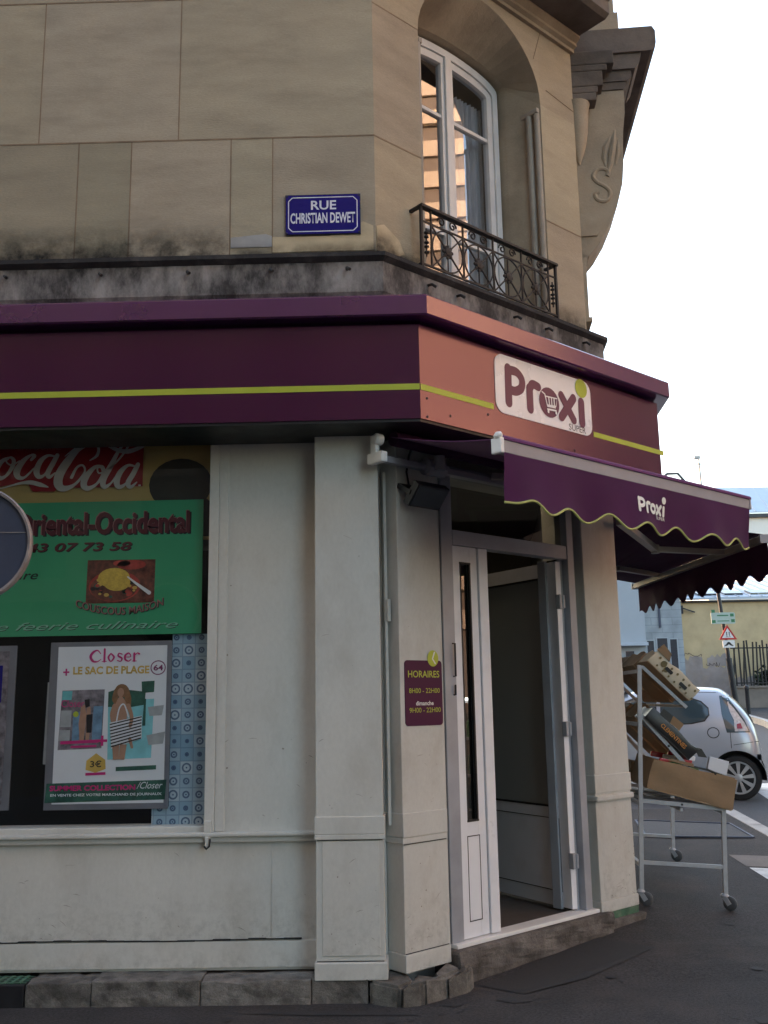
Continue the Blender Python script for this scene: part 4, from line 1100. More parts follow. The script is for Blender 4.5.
b = MB(); b.bar(sh, el, .055, .05); b.bar(el, tp, .05, .045); b.build('folding_arm', 'armgrey', aw2)

# ---- street name plate
pt = thing('street_sign', 'blue enamel street name plate with white capitals on the beige stone wall', 'street sign', (-.458, 5.75, 4.54))
b = MB(); b.box(LF, -.703, -.214, 4.54, 4.822, .006, .016, .003); b.build('plate', 'enameledge', pt)
b = MB(); b.prism(LF, rrect(-.697, -.220, 4.546, 4.816, .008, 3), .0162, .0185); b.build('plate_face', 'enamel', pt)
b = MB(); o_ = [(-.655, 4.563), (-.262, 4.563), (-.237, 4.588), (-.237, 4.774), (-.262, 4.799), (-.655, 4.799), (-.68, 4.774), (-.68, 4.588)]
for i in range(8):
    p, q = o_[i], o_[(i + 1) % 8]; b.stroke(LF, [p, q], .006, .0187, smooth=False, cap=False)
b.build('border_line', 'enamelwhite', pt)
text('lettering', 'RUE', LF, -.535, -.372, 4.712, 4.776, .0192, 'enamelwhite', pt, bold=.02)
text('lettering', 'CHRISTIAN DEWET', LF, -.668, -.250, 4.618, 4.692, .0192, 'enamelwhite', pt, bold=.025)
for x in (-.69, -.227):
    for z in (4.553, 4.809):
        b = MB(); b.lathe(LF.p(x, z, .0186), LF.n, [(0, .006), (.003, .004)], 8); b.build('screw', 'darkmetal', pt)

# ---- opening hours sign
hs = thing('hours_sign', 'small purple opening hours sign with a lime clock dot on the cream pillar', 'sign', tuple(CF.p(.19, 1.445, .145)))
b = MB(); b.prism(CF, rrect(.040, .345, 1.445, 1.822, .022, 4), .1405, .1445); b.build('plate', 'plumflat', hs)
b = MB(); b.disc(CF, .272, 1.835, .046, .048, .1452); b.build('dot', 'lime', hs)
b = MB(); b.stroke(CF, [(.285, 1.87), (.268, 1.832), (.290, 1.805)], .010, .1457, smooth=False); b.build('clock_hands', 'signwhite', hs)
text('lettering', 'HORAIRES', CF, .066, .322, 1.722, 1.762, .1452, 'lime', hs, bold=.012)
text('lettering', '8H00 - 22H00', CF, .072, .322, 1.632, 1.660, .1452, 'lime', hs)
text('lettering', 'dimanche', CF, .125, .268, 1.561, 1.586, .1452, 'signwhite', hs, bold=.02)
text('lettering', '9H00 - 22H00', CF, .072, .326, 1.520, 1.548, .1452, 'lime', hs)

# ---- floodlight and its cable
fl = thing('floodlight', 'small dark floodlight tilted down from the pillar beside the door, its cable dangling', 'floodlight', tuple(CF.p(.16, 2.78, .2)))
FLF = Frame(CF.p(.15, 2.80, .25), CF.u, (CF.n * .75 + V((0, 0, -.66))).normalized(), (CF.n * .66 + V((0, 0, .75))).normalized())
b = MB(); b.prism(FLF, [(-.13, -.075), (.13, -.075), (.13, .075), (-.13, .075)], -.02, .03); b.prism(FLF, [(-.09, -.05), (.09, -.05), (.08, .05), (-.08, .05)], -.065, -.02); b.build('housing', 'darkmetal', fl)
b = MB(); b.prism(FLF, [(-.118, -.063), (.118, -.063), (.118, .063), (-.118, .063)], .0302, .033); b.build('lens', 'darkglass', fl)
b = MB(); b.bar(CF.p(.02, 2.80, .25), CF.p(.02, 2.86, .142), .012, .03); b.bar(CF.p(.28, 2.80, .25), CF.p(.28, 2.86, .142), .012, .03); b.bar(CF.p(.02, 2.86, .145), CF.p(.28, 2.86, .145), .012, .03); b.build('bracket', 'darkmetal', fl)
b = MB(); b.tube([CF.p(.10, 3.16, .22), CF.p(.09, 3.05, .17), CF.p(.075, 2.95, .16), CF.p(.085, 2.86, .17), CF.p(.10, 2.79, .20)], .007, 6); b.build('cable', 'gasket', fl)

# ================================================================== SHOP WINDOW DISPLAY
def flat(name, m, label, cat, x0, x1, z0, z1, c, th=.006, group=None):
    b = MB(); b.box(LF, x0, x1, z0, z1, c - th, c); o = b.build(name, m); return tag(o, label, cat, group)
yb = thing('display_board', 'ochre board with dark round spots behind the green and red banners', 'board', (-2.4, 5.93, 2.6))
b = MB(); b.box(LF, -4.6, -1.19, 2.60, 3.40, -.185, -.175); b.build('board', 'ochre', yb)
b = MB(); b.disc(LF, -1.385, 2.955, .20, .17, -.1745); b.prism(LF, [(-1.26, 2.62), (-1.192, 2.62), (-1.192, 2.84), (-1.26, 2.90)], -.1748, -.1740); b.build('dark_spot', 'darkdisc', yb)  # plain dark disc and strip laid on the board
# red script banner
ck = thing('banner', 'red drinks banner with white flowing script at the top of the shop window', 'banner', (-2.1, 5.9, 2.92))
# px grid of the banner: x 0..768 over 150 photo columns -> metres
cx_ = lambda x: -2.527 + x / 5.12 * .006425
cz_ = lambda y: 3.318 - y / 5.12 * .00650
CK = lambda pts: [(cx_(x), cz_(y)) for x, y in pts]
b = MB(); b.prism(LF, CK([(-700, 300), (-300, 300), (-60, 290), (60, 268), (140, 268), (165, 308), (275, 310), (290, 292), (720, 292), (720, 40), (-700, 40)]), -.165, -.160); b.build('panel', 'cokered', ck)
b = MB()
def S(pts, w): b.stroke(LF, CK(pts), [q / 5.12 * .0065 for q in w], -.1592)
# "oca" then a large "Cola", tails and ribbon
S([(30, 135), (0, 150), (-30, 200), (-10, 235), (25, 225), (55, 180), (60, 145), (40, 130), (22, 150), (50, 170), (90, 150)], [16, 22, 34, 26, 14, 22, 20, 10, 8, 8, 8])
S([(150, 145), (165, 125), (145, 122), (110, 150), (80, 200), (88, 232), (120, 235), (165, 190)], [14, 20, 12, 26, 36, 26, 12, 8])
S([(270, 130), (235, 125), (200, 150), (180, 200), (192, 232), (220, 225), (250, 180), (275, 130)], [8, 14, 26, 32, 24, 12, 10, 10])
S([(282, 125), (262, 165), (238, 215), (248, 236), (275, 215)], [22, 26, 26, 18, 6])
S([(322, 130), (345, 112), (372, 92), (400, 80)], [4, 8, 10, 8])
S([(450, 155), (485, 130), (490, 90), (455, 72), (390, 95), (335, 160), (298, 225), (295, 275), (325, 297), (380, 275), (425, 215), (415, 180), (385, 190), (360, 240)], [6, 16, 14, 12, 26, 42, 46, 44, 30, 14, 10, 10, 12, 16])
S([(500, 185), (470, 195), (430, 245), (425, 285), (450, 298), (490, 275), (522, 225), (512, 190), (490, 195), (500, 222), (545, 205)], [14, 20, 34, 32, 24, 12, 22, 20, 8, 8, 8])
S([(545, 205), (600, 150), (640, 90), (630, 75), (600, 100), (555, 190), (522, 255), (528, 292), (560, 275), (585, 240)], [8, 10, 12, 10, 14, 28, 32, 24, 10, 8])
S([(680, 190), (645, 185), (610, 215), (590, 262), (602, 294), (635, 280), (665, 235), (690, 185)], [8, 14, 26, 32, 24, 12, 10, 10])
S([(695, 182), (672, 230), (648, 275), (662, 296), (692, 272)], [22, 26, 26, 18, 6])
S([(420, 78), (470, 66), (530, 75), (590, 105), (650, 112), (720, 85), (770, 40)], [6, 12, 18, 20, 24, 18, 8])
S([(0, 292), (60, 275), (110, 264), (155, 262), (205, 275), (245, 288)], [4, 8, 14, 22, 22, 4])
b.build('script_lettering', 'cokewhite', ck)
text('lettering', 'SAVOUREZ', LF, cx_(80), cx_(300), cz_(96), cz_(68), -.1592, 'pinkhi', ck)
b = MB(); b.box(LF, cx_(700), cx_(712), cz_(292), cz_(284), -.1595, -.1588); b.build('trademark', 'cokewhite', ck)

# green take-away banner
gr = thing('banner', 'green restaurant banner with dark red title, phone number and couscous photo', 'banner', (-1.85, 5.87, 2.012))
G0 = -.105
b = MB(); b.box(LF, -3.3, -1.222, 2.012, 2.842, G0 - .005, G0); b.build('panel', 'green', gr)
for dx, dz, m_, e in ((.010, -.008, 'inkblack', .0006), (0, 0, 'darkred', .0012)):
    text('title_lettering', 'Oriental-Occidental', LF, -2.395 + dx, -1.305 + dx, 2.632 + dz, 2.775 + dz, G0 + e, m_, gr, bold=.035)
text('title_shadow', 'Oriental-Occidental', LF, -2.402, -1.312, 2.637, 2.780, G0 + .0009, 'pinkhi', gr, bold=.02)
for dx, dz, m_, e in ((.006, -.005, 'inkblack', .0006), (0, 0, 'darkred', .0012)):
    text('phone_lettering', '43 07 73 58', LF, -2.318 + dx, -1.662 + dx, 2.53 + dz, 2.585 + dz, G0 + e, m_, gr, shear=.2, bold=.02)
text('lettering', 'aire', LF, -2.40, -2.236, 2.36, 2.412, G0 + .0006, 'inkblack', gr, shear=.3, bold=.01)
text('lettering', 'de feerie culinaire', LF, -2.56, -1.36, 2.045, 2.092, G0 + .0006, 'inkblack', gr, shear=.45)
text('lettering', 'de feerie culinaire', LF, -2.564, -1.364, 2.049, 2.096, G0 + .0010, 'greenglow', gr, shear=.45)
b = MB(); b.sheet(LF, [(-1.935, 2.205), (-1.515, 2.205), (-1.512, 2.471), (-1.932, 2.473)], G0 + .0006); ph = b.build('dish_photo', 'dishbrown', gr)
b = MB(); b.disc(LF, -1.76, 2.31, .16, .095, G0 + .0012); b.build('dish_rim', 'redink', gr)
b = MB(); b.disc(LF, -1.765, 2.30, .145, .082, G0 + .0016); b.build('stew', 'dishbrown', gr)
rd_ = random.Random(2)
for m_, n_ in (('gold', 9), ('redink', 9), ('foliageink', 6), ('inkblack', 5)):
    b = MB()
    for k in range(n_):
        a = rd_.uniform(0, 6.28); q = rd_.uniform(.5, .95); r_ = rd_.uniform(.008, .022)
        b.disc(LF, -1.765 + .14 * q * math.cos(a), 2.30 + .078 * q * math.sin(a), r_, r_ * .7, G0 + .0018, 9)
    b.build('stew_pieces', m_, gr)
b = MB(); b.disc(LF, -1.765, 2.36, .098, .062, G0 + .0035); b.disc(LF, -1.745, 2.33, .082, .05, G0 + .0035); b.build('couscous', 'couscous', gr)
b = MB(); b.disc(LF, -1.72, 2.45, .055, .02, G0 + .0012); b.disc(LF, -1.66, 2.44, .09, .03, G0 + .001); b.build('bowl', 'redink', gr)
b = MB(); b.stroke(LF, [(-1.68, 2.365), (-1.615, 2.315), (-1.545, 2.265)], [.008, .016, .024], G0 + .0045); b.build('fork', 'paper', gr)
text('arc_lettering', 'COUSCOUS MAISON', LF, -1.990, -1.452, 2.185, 2.232, G0 + .0052, 'inkblack', gr, bold=.02, arc=.055)
text('arc_lettering', 'COUSCOUS MAISON', LF, -1.994, -1.456, 2.188, 2.235, G0 + .0058, 'pinkhi', gr, bold=.005, arc=.055)

# magazine poster in a clip frame
po = thing('poster', 'white magazine poster with pink title and striped beach bag in a grey clip frame', 'poster', (-1.76, 5.87, .995))
P0 = -.10
b = MB(); b.box(LF, -2.135, -1.398, .992, 1.972, P0 - .014, P0 - .003, .003); b.build('clip_frame', 'clipframe', po)
b = MB(); b.box(LF, -2.086, -1.425, 1.026, 1.944, P0 - .0028, P0); b.build('sheet', 'paper', po)
px = lambda x: -2.085 + (x - 195) / 350 * .655          # poster grid
pz = lambda y: 1.944 - (y - 60) / 515 * .905
PQ = lambda pts: [(px(x), pz(y)) for x, y in pts]
def ink(name, m, polys, e):
    b = MB()
    for p in polys: b.sheet(LF, PQ(p), P0 + e)
    return b.build(name, m, po)
# serif title drawn with a pen
b = MB()
def T_(pts, w): b.stroke(LF, PQ(pts), [q * .0018 for q in w], P0 + .0008)
T_([(332, 85), (322, 74), (308, 80), (300, 95), (308, 110), (322, 112), (334, 104)], [3, 4, 8, 9, 8, 4, 2]); T_([(345, 70), (345, 112)], [7, 7]); T_([(338, 112), (352, 112)], [2.5, 2.5])
T_([(366, 85), (358, 98), (366, 112), (376, 98), (366, 85)], [4, 7, 4, 7, 4]); T_([(402, 88), (392, 85), (390, 94), (402, 102), (398, 112), (387, 109)], [4, 4, 6, 6, 4, 3])
T_([(412, 98), (430, 97), (424, 85), (413, 92), (413, 106), (424, 112), (432, 106)], [3, 3, 5, 7, 7, 4, 3]); T_([(442, 86), (442, 112)], [7, 7]); T_([(436, 112), (449, 112)], [2.5, 2.5]); T_([(444, 92), (452, 85), (458, 88)], [3, 4, 6])
b.build('title_lettering', 'magenta', po)
text('lettering', 'LE SAC DE PLAGE', LF, px(245), px(492), pz(155), pz(128), P0 + .0008, 'gold', po, bold=.035)
b = MB(); b.stroke(LF, PQ([(213, 146), (233, 146)]), .010, P0 + .0008, cap=False, smooth=False); b.stroke(LF, PQ([(223, 134), (223, 158)]), .010, P0 + .0008, cap=False, smooth=False)
b.stroke(LF, PQ([(333, 377), (364, 377)]), .015, P0 + .003, cap=False, smooth=False); b.stroke(LF, PQ([(348, 360), (348, 394)]), .015, P0 + .003, cap=False, smooth=False); b.build('plus_sign', 'magenta', po)
b = MB(); b.stroke(LF, PQ([(520 + 23 * math.cos(t * math.pi / 12), 136 + 23 * math.sin(t * math.pi / 12)) for t in range(25)]), .006, P0 + .0008, cap=False)
b.build('price_ring', 'plum', po)
text('lettering', '64', LF, px(505), px(536), pz(146), pz(126), P0 + .0008, 'plum', po, bold=.03)
ink('magazine_cover', 'photoink', [[(213, 208), (350, 206), (346, 402), (206, 406)]], .0006)
ink('cover_panel', 'teal', [[(214, 210), (246, 210), (244, 240), (213, 240)]], .001)
ink('cover_panel', 'blueink', [[(316, 262), (346, 262), (344, 375), (314, 377)], [(252, 280), (274, 280), (272, 380), (250, 380)]], .001)
ink('cover_panel', 'greyink', [[(212, 275), (246, 275), (245, 330), (210, 330)], [(210, 340), (244, 340), (243, 375), (208, 375)]], .001)
ink('cover_figure', 'skinink', [[(276, 262), (288, 256), (294, 290), (292, 330), (288, 378), (276, 378), (270, 320)], [(294, 268), (306, 262), (310, 320), (304, 378), (294, 376)]], .0014)
ink('cover_figure', 'inkblack', [[(286, 240), (302, 238), (304, 262), (290, 266)], [(294, 290), (314, 288), (312, 350), (296, 350)]], .0018)
b = MB(); b.disc(LF, px(260), pz(288), .017, .017, P0 + .0018); b.build('cover_dot', 'lime', po)
text('cover_lettering', 'Closer', LF, px(212), px(286), pz(264), pz(240), P0 + .0022, 'magenta', po, bold=.0)
b = MB(); b.stroke(LF, PQ([(214, 382), (336, 378)]), .018, P0 + .0018, cap=False, smooth=False); b.stroke(LF, PQ([(248, 396), (330, 394)]), .012, P0 + .0018, cap=False, smooth=False); b.build('cover_band', 'magenta', po)
ink('beach_photo', 'sea', [[(362, 250), (510, 240), (505, 436), (366, 440)]], .0006)
ink('beach_photo_trees', 'foliageink', [[(362, 215), (395, 205), (470, 215), (468, 182), (510, 180), (509, 218), (482, 220), (480, 260), (420, 270), (362, 265)], [(478, 240), (484, 240), (484, 330), (474, 330)]], .001)
b = MB(); b.disc(LF, px(405), pz(212), .042, .040, P0 + .0014); b.stroke(LF, PQ([(388, 212), (384, 240), (392, 262)]), [.03, .035, .012], P0 + .0014); b.stroke(LF, PQ([(420, 208), (426, 240), (432, 268)]), [.03, .04, .014], P0 + .0014); b.build('beach_photo_hair', 'hairink', po)
b = MB(); b.disc(LF, px(402), pz(217), .020, .026, P0 + .003); b.stroke(LF, PQ([(402, 232), (404, 262), (402, 312)]), [.018, .075, .085], P0 + .003); b.stroke(LF, PQ([(384, 262), (376, 290), (380, 318)]), [.026, .022, .02], P0 + .0032)
b.stroke(LF, PQ([(428, 262), (440, 300), (436, 330)]), [.026, .022, .02], P0 + .0034); b.stroke(LF, PQ([(392, 392), (394, 440)]), [.042, .034], P0 + .003, cap=False); b.stroke(LF, PQ([(416, 390), (412, 440)]), [.042, .034], P0 + .0032, cap=False); b.stroke(LF, PQ([(436, 372), (444, 400)]), [.02, .016], P0 + .0034); b.build('beach_photo_figure', 'skinink', po)
ink('beach_bag', 'paper', [[(370, 318), (472, 296), (474, 372), (378, 404)]], .0042)
b = MB()
for k in range(8):
    y = 324 + k * 10.5; b.stroke(LF, PQ([(371 + k * .8, y), (472, y - 24 + k * .4 - k * .9)]), .0075, P0 + .0048, cap=False, smooth=False)
b.build('bag_stripes', 'inkblack', po)
b = MB(); b.stroke(LF, PQ([(392, 316), (400, 270), (415, 258), (430, 300)]), .008, P0 + .0066); b.build('bag_strap', 'paper', po)
ink('small_photo', 'greyink', [[(490, 268), (542, 262), (536, 296), (496, 298)], [(488, 362), (548, 350), (542, 390), (496, 394)]], .001)
ink('price_tag', 'gold', [[(300, 442), (330, 418), (360, 440), (362, 470), (330, 482), (298, 472)]], .001)
text('lettering', '3€', LF, px(312), px(348), pz(464), pz(442), P0 + .0016, 'signblack', po, bold=.02)
ink('price_underline', 'magenta', [[(298, 482), (362, 480), (362, 489), (298, 491)]], .001)
ink('caption_strip', 'foliageink', [[(394, 464), (522, 460), (522, 474), (394, 478)]], .001)

ink('bottom_band', 'foliageink', [[(176, 515), (556, 508), (552, 572), (172, 578)]], .0004)
text('lettering', 'SUMMER COLLECTION', LF, px(186), px(458), pz(540), pz(522), P0 + .0010, 'magenta', po, bold=.04)
text('lettering', '/Closer', LF, px(462), px(544), pz(536), pz(514), P0 + .0010, 'paper', po, shear=.35)
text('lettering', 'EN VENTE CHEZ VOTRE MARCHAND DE JOURNAUX', LF, px(190), px(542), pz(560), pz(549), P0 + .0010, 'paper', po, bold=.02)
# paper strip tucked behind the frame, tiled panel, second framed poster
tag((lambda b: (b.prism(LF, [(-2.157, 1.255), (-2.10, 1.25), (-2.10, 1.735), (-2.150, 1.735)], -.125, -.122), b.build('paper_strip', 'greyink'))[1])(MB()), 'grey paper strip showing at the left edge of the white magazine poster', 'paper')
b = MB(); b.prism(LF, [(-1.50, .875), (-1.175, .875), (-1.175, 2.01), (-1.40, 2.01), (-1.40, 1.0), (-1.50, 1.0)], -.135, -.130)
tag(b.build('patterned_panel', 'azulejo'), 'strip of blue tile patterned paper at the right edge of the shop window', 'patterned paper')
p2_ = thing('poster', 'dark framed poster cut off at the left edge of the photo, below the green banner', 'poster', (-2.7, 5.87, 1.0))
b = MB(); b.box(LF, -3.05, -2.342, .995, 1.958, -.117, -.105, .003); b.build('clip_frame', 'clipframe', p2_)
b = MB(); b.box(LF, -3.01, -2.385, 1.03, 1.925, -.1048, -.102); b.build('sheet', 'photoink', p2_)
b = MB(); b.sheet(LF, [(-2.6, 1.62), (-2.42, 1.62), (-2.42, 1.84), (-2.6, 1.84)], -.1015); b.build('photo', 'enamel', p2_)
b = MB(); b.sheet(LF, [(-2.6, 1.1), (-2.41, 1.1), (-2.41, 1.3), (-2.6, 1.3)], -.1015); b.build('photo', 'redink', p2_)
# black sheet standing in for the unlit shop interior
b = MB(); b.box(WF, -5.3, -1.12, .2, 2.6, -6.42, -6.38); tag(b.build('dark_interior_sheet', 'black'), 'black sheet for the unlit shop interior behind the posters in the window', 'board')

# ================================================================== SHOP INTERIOR (seen through the door)
fr_ = thing('display_fridge', 'open chilled display cabinet with a lit strip lamp, glimpsed through the shop door', 'fridge', (.75, 9.6, .19), R(0))
b = MB(); b.box(WF, -.1, 1.45, .19, 2.2, -10.3, -10.2); b.box(WF, -.1, 1.45, .19, .55, -10.2, -9.5); b.box(WF, -.1, 1.45, 1.95, 2.2, -10.2, -9.7)
for x in (-.1, 1.40): b.box(WF, x, x + .05, .55, 1.95, -10.2, -9.6)
b.build('cabinet', 'interior', fr_)
b = MB(); b.box(WF, -.04, 1.39, 1.575, 1.60, -9.56, -9.53); b.build('strip_lamp', 'ltube', fr_)
for z in (.85, 1.2, 1.55): b = MB(); b.box(WF, -.05, 1.40, z, z + .02, -10.2, -9.6); b.build('shelf', 'alu', fr_)
r2 = random.Random(3)
for z in (.552, .872, 1.222):
    x = .60
    while x < 1.1:
        w_ = r2.uniform(.07, .12); h_ = r2.uniform(.14, .24)
        b = MB(); b.lathe((x + w_ / 2, 9.72, z), (0, 0, 1), [(0, w_ * .42), (.01, w_ * .45), (h_ * .72, w_ * .45), (h_ * .86, w_ * .2), (h_, w_ * .2)], 12)
        tag(b.build('bottle', r2.choice(['greenveg', 'foliageink', 'signgreen']), smooth=True), 'green bottle on a shelf of the lit cabinet inside the shop', 'bottle', 'bottles in the chilled cabinet')
        x += w_ + .01
sh_ = thing('shop_shelf', 'tall dark shelf unit of goods inside the shop, behind the door glass', 'shelf', (1.25, 8.9, .19), R(4))
b = MB(); b.box(WF, 1.25, 1.6, .19, 2.3, -9.4, -9.36); b.build('back', 'black', sh_)
for z in (.4, .8, 1.2, 1.6, 2.0): b = MB(); b.box(WF, 1.1, 1.58, z, z + .025, -9.36, -8.4); b.build('shelf', 'darkmetal', sh_)
cl_ = thing('ceiling_lamp', 'warm lit lamp under the ceiling inside the shop doorway', 'lamp', (.8, 7.3, 3.418))
b = MB(); b.box(WF, .50, 1.10, 3.36, 3.38, -7.38, -7.22); b.build('diffuser', 'warmlamp', cl_)
b = MB(); b.box(WF, .47, 1.13, 3.381, 3.418, -7.41, -7.19); b.build('housing', 'white', cl_)

# ================================================================== ROUND ROAD SIGN (back seen, left edge)
sg = thing('road_sign', 'round grey sign with a pale orange-flecked rim on a post, cut by the left edge', 'road sign', (-1.84, 4.09, 0))
cS = V((-1.841, 4.05, 2.283)); nS = V((.12, -1, .02)).normalized()
b = MB(); b.lathe(cS, nS, [(-.012, .235), (-.008, .243), (.0, .243), (.002, .236), (.003, .02)], 56); b.build('disc', 'galv', sg)
b = MB(); b.lathe(cS, nS, [(-.018, .240), (-.018, .254), (.016, .256), (.022, .250), (.020, .240), (.0035, .238)], 56, ring=True)
b.build('rim', 'galvrim', sg, smooth=True)
b = MB(); b.tube([(-1.84, 4.10, -.05), (-1.84, 4.10, 2.5)], .03, 16); b.build('post', 'galv', sg)
SF = Frame(cS, nS.cross(V((0, 0, 1))) * -1, nS)
b = MB(); b.box(SF, -.225, .226, .048, .052, .0032, .0045); b.build('pressed_line', 'galvrim', sg)

# ================================================================== WHEELED DISPLAY STAND
CT_L, CT_RZ = (1.712, 7.53, zp(1.72, 7.53)), R(-2)
st = thing('display_stand', 'grey tubular produce display stand on castors outside the shop', 'display stand', CT_L, CT_RZ)
SFm = frame_at(CT_L, CT_RZ)
LEAN = R(3.2)         # it leans with the cross fall of the pavement
SU = SFm.u * math.cos(LEAN) - V((0, 0, 1)) * math.sin(LEAN); SW = V((0, 0, 1)) * math.cos(LEAN) + SFm.u * math.sin(LEAN)
LEN = 1.60
# local: a across the pavement (0 wall .. .58 street), b up, d back along the street
def cp(a, z, d): return SFm.o + SU * a + SW * z + SFm.n * -d
TW = .03
def cart_lift(d): return zp(1.72, CT_L[1] + d) - CT_L[2]
for d in (0, LEN):
    lift = cart_lift(d)
    b = MB()
    b.bar(cp(0, .115 + lift, d), cp(0, 1.745, d), TW, side=SFm.u)
    b.bar(cp(.605, .115 + lift, d), cp(.605, .715, d), TW, side=SFm.u)
    b.bar(cp(.012, 1.365, d), cp(.622, .705, d), TW * .95, side=SFm.n)
    b.bar(cp(.015, .745, d), cp(.59, .715, d), TW, side=SFm.n)
    b.bar(cp(.015, .305, d), cp(.59, .30, d), TW * .85, side=SFm.n)
    b.bar(cp(.02, 1.735, d), cp(.35, 1.44, d), TW * .8, side=SFm.n)
    b.build('side_frame', 'tube', st)
b = MB()
for a, z in ((0, .72), (0, .285), (.605, .69), (0, 1.30), (0, 1.70)): b.bar(cp(a, z, TW / 2 + .001), cp(a, z, LEN - TW / 2 - .001), TW * .9, side=SFm.u)
for a, z in ((.30, 1.0), (.33, 1.45), (.30, .69)): b.bar(cp(a, z, 0), cp(a, z, LEN), .02, side=SFm.u)
for d in (.55, 1.08): b.bar(cp(.0, .73, d), cp(.60, .70, d), .02)
b.build('cross_rail', 'tube', st)
def castor(a, d, yaw):
    lift = cart_lift(d)
    c, s = math.cos(yaw), math.sin(yaw); off = V((c, s, 0)) * .035; ax = V((-s, c, 0))
    base = cp(a, lift, d); wc = base + off + V((0, 0, .05))
    b = MB(); b.lathe(base + V((0, 0, .095)), (0, 0, 1), [(0, .03), (.006, .032), (.016, .024), (.022, .018)], 12)
    for sd in (-1, 1):
        q = wc + ax * (.020 * sd); t = base + ax * (.020 * sd) + V((0, 0, .098))
        b.bar(q - V((0, 0, .008)), t, .034, .005, side=ax)
    o = b.build('castor', 'tube', st)
    b = MB(); b.lathe(wc - ax * .015, ax, [(0, .03), (.002, .044), (.008, .05), (.022, .05), (.028, .044), (.03, .03)], 22); b.build('wheel', 'castor', o, smooth=True)
castor(0, 0, R(-20)); castor(.605, 0, R(-35)); castor(0, LEN, R(10)); castor(.605, LEN, R(-30))
for a, z in ((.30, .73), (.21, 1.15), (.42, .925)):
    b = MB(); b.lathe(cp(a, z, -.015), SFm.n, [(0, .009), (.006, .007)], 8); b.build('bolt', 'darkmetal', st)

def tray(name, label, cat, a, z, tilt, w, l, h, d0, th, m, inner=None, group=None, extra=None):
    """open tray: w across (down the slope), l along the stand, h wall height; low near edge first"""
    o = thing(name, label, cat, tuple(cp(a, z, d0)), CT_RZ, group)
    t = R(tilt)
    u = SU * math.cos(t) + SW * math.sin(t); n_ = SW * math.cos(t) - SU * math.sin(t)
    F = Frame(cp(a, z, d0), u, SFm.n * -1, n_)          # a down the slope, b normal, c back along the street
    b = MB(); b.box(F, 0, w, 0, th, 0, l)
    b.build('base', inner or m, o)
    b = MB(); b.box(F, 0, w, th, h, 0, th, .001); b.box(F, 0, w, th, h, l - th, l, .001); b.box(F, 0, th, th, h, th, l - th); b.box(F, w - th, w, th, h * .9, th, l - th)
    bmesh.ops.subdivide_edges(b.bm, edges=[e for e in b.bm.edges if e.calc_length() > .06], cuts=5, use_grid_fill=True)
    k_ = len(label) % 17
    for v in b.bm.verts:
        c_ = v.co.copy(); hh = (c_ - F.o).dot(n_)
        if hh > h * .75: c_ = c_ - n_ * (.016 * abs(math.sin(c_.x * 23 + c_.y * 31 + k_)) * (hh / h))
        v.co = c_ + u * (.006 * math.sin(c_.y * 19 + c_.z * 13 + k_)) + SFm.n * (.006 * math.sin(c_.x * 17 + c_.z * 23 + k_)) + n_ * (.004 * math.sin(c_.x * 29 + c_.y * 21 + k_))
    b.build('side', m, o, smooth=True)
    return o, F
# top tier: two cartons printed in cream, tilted to the street
o, F = tray('cardboard_box', 'cream printed cardboard carton tipped on the top tier of the stand', 'cardboard box', .054, 1.775, -43.3, .417, .40, .128, -.045, .006, 'cardcream', 'cardin')
b = MB()
for (x, y) in ((.16, .06), (.31, .05)): b.prism(F, [(x - .03, y - .014), (x + .03, y - .014), (x + .035, y), (x + .03, y + .014), (x - .03, y + .014), (x - .035, y)], -.010, -.0085)
b.build('hand_hole', 'gasket', o)
b = MB()
for i in range(7):
    x = .05 + i * .058; b.disc(F, x, .086, .009, .011, -.0115, 10); b.disc(F, x + .02, .026, .008, .009, -.0115, 10)
b.disc(F, .10, .07, .024, .026, -.0125, 16); b.disc(F, .14, .05, .02, .022, -.0125, 16)
b.build('print', 'print', o)
b = MB(); b.prism(F, [(-.01, .115), (.12, .115), (.09, .17), (.0, .185)], .0, .005); b.build('flap', 'card', o)
tray('cardboard_box', 'brown cardboard carton behind the cream one on the top tier', 'cardboard box', .03, 1.76, -43, .42, .50, .16, .40, .006, 'card', 'cardin')
tray('cardboard_box', 'brown cardboard carton at the far end of the top tier', 'cardboard box', .03, 1.76, -43, .42, .52, .15, .95, .006, 'card', 'cardin')
# middle tier: black crate with orange print in front, brown cartons behind
o, F = tray('crate', 'black crate with orange print tipped on the middle tier of the stand', 'crate', .03, 1.352, -43, .44, .38, .115, -.035, .006, 'blackplastic')
text('lettering', 'CLEMENTINES', F, .12, .36, .035, .068, -.0095, 'orangeprint', o, bold=.02)
b = MB(); b.prism(F, [(.40, .10), (.47, .07), (.52, .11), (.45, .13)], -.002, .002); b.build('flap', 'blackplastic', o); b = MB(); b.prism(F, [(.06, .10), (.16, .10), (.14, .16), (.05, .15)], 0, .004); b.build('flap', 'blackplastic', o)
o, F = tray('cardboard_box', 'brown cardboard carton behind the black crate on the middle tier', 'cardboard box', .02, 1.35, -43, .48, .40, .17, .42, .006, 'card', 'cardin')
b = MB(); b.prism(F, [(.22, .17), (.34, .17), (.33, .25), (.23, .24)], .0, .005); b.build('flap', 'card', o)
tray('cardboard_box', 'brown cardboard carton at the far end of the middle tier', 'cardboard box', .02, 1.35, -43, .48, .52, .16, .95, .006, 'card', 'cardin')
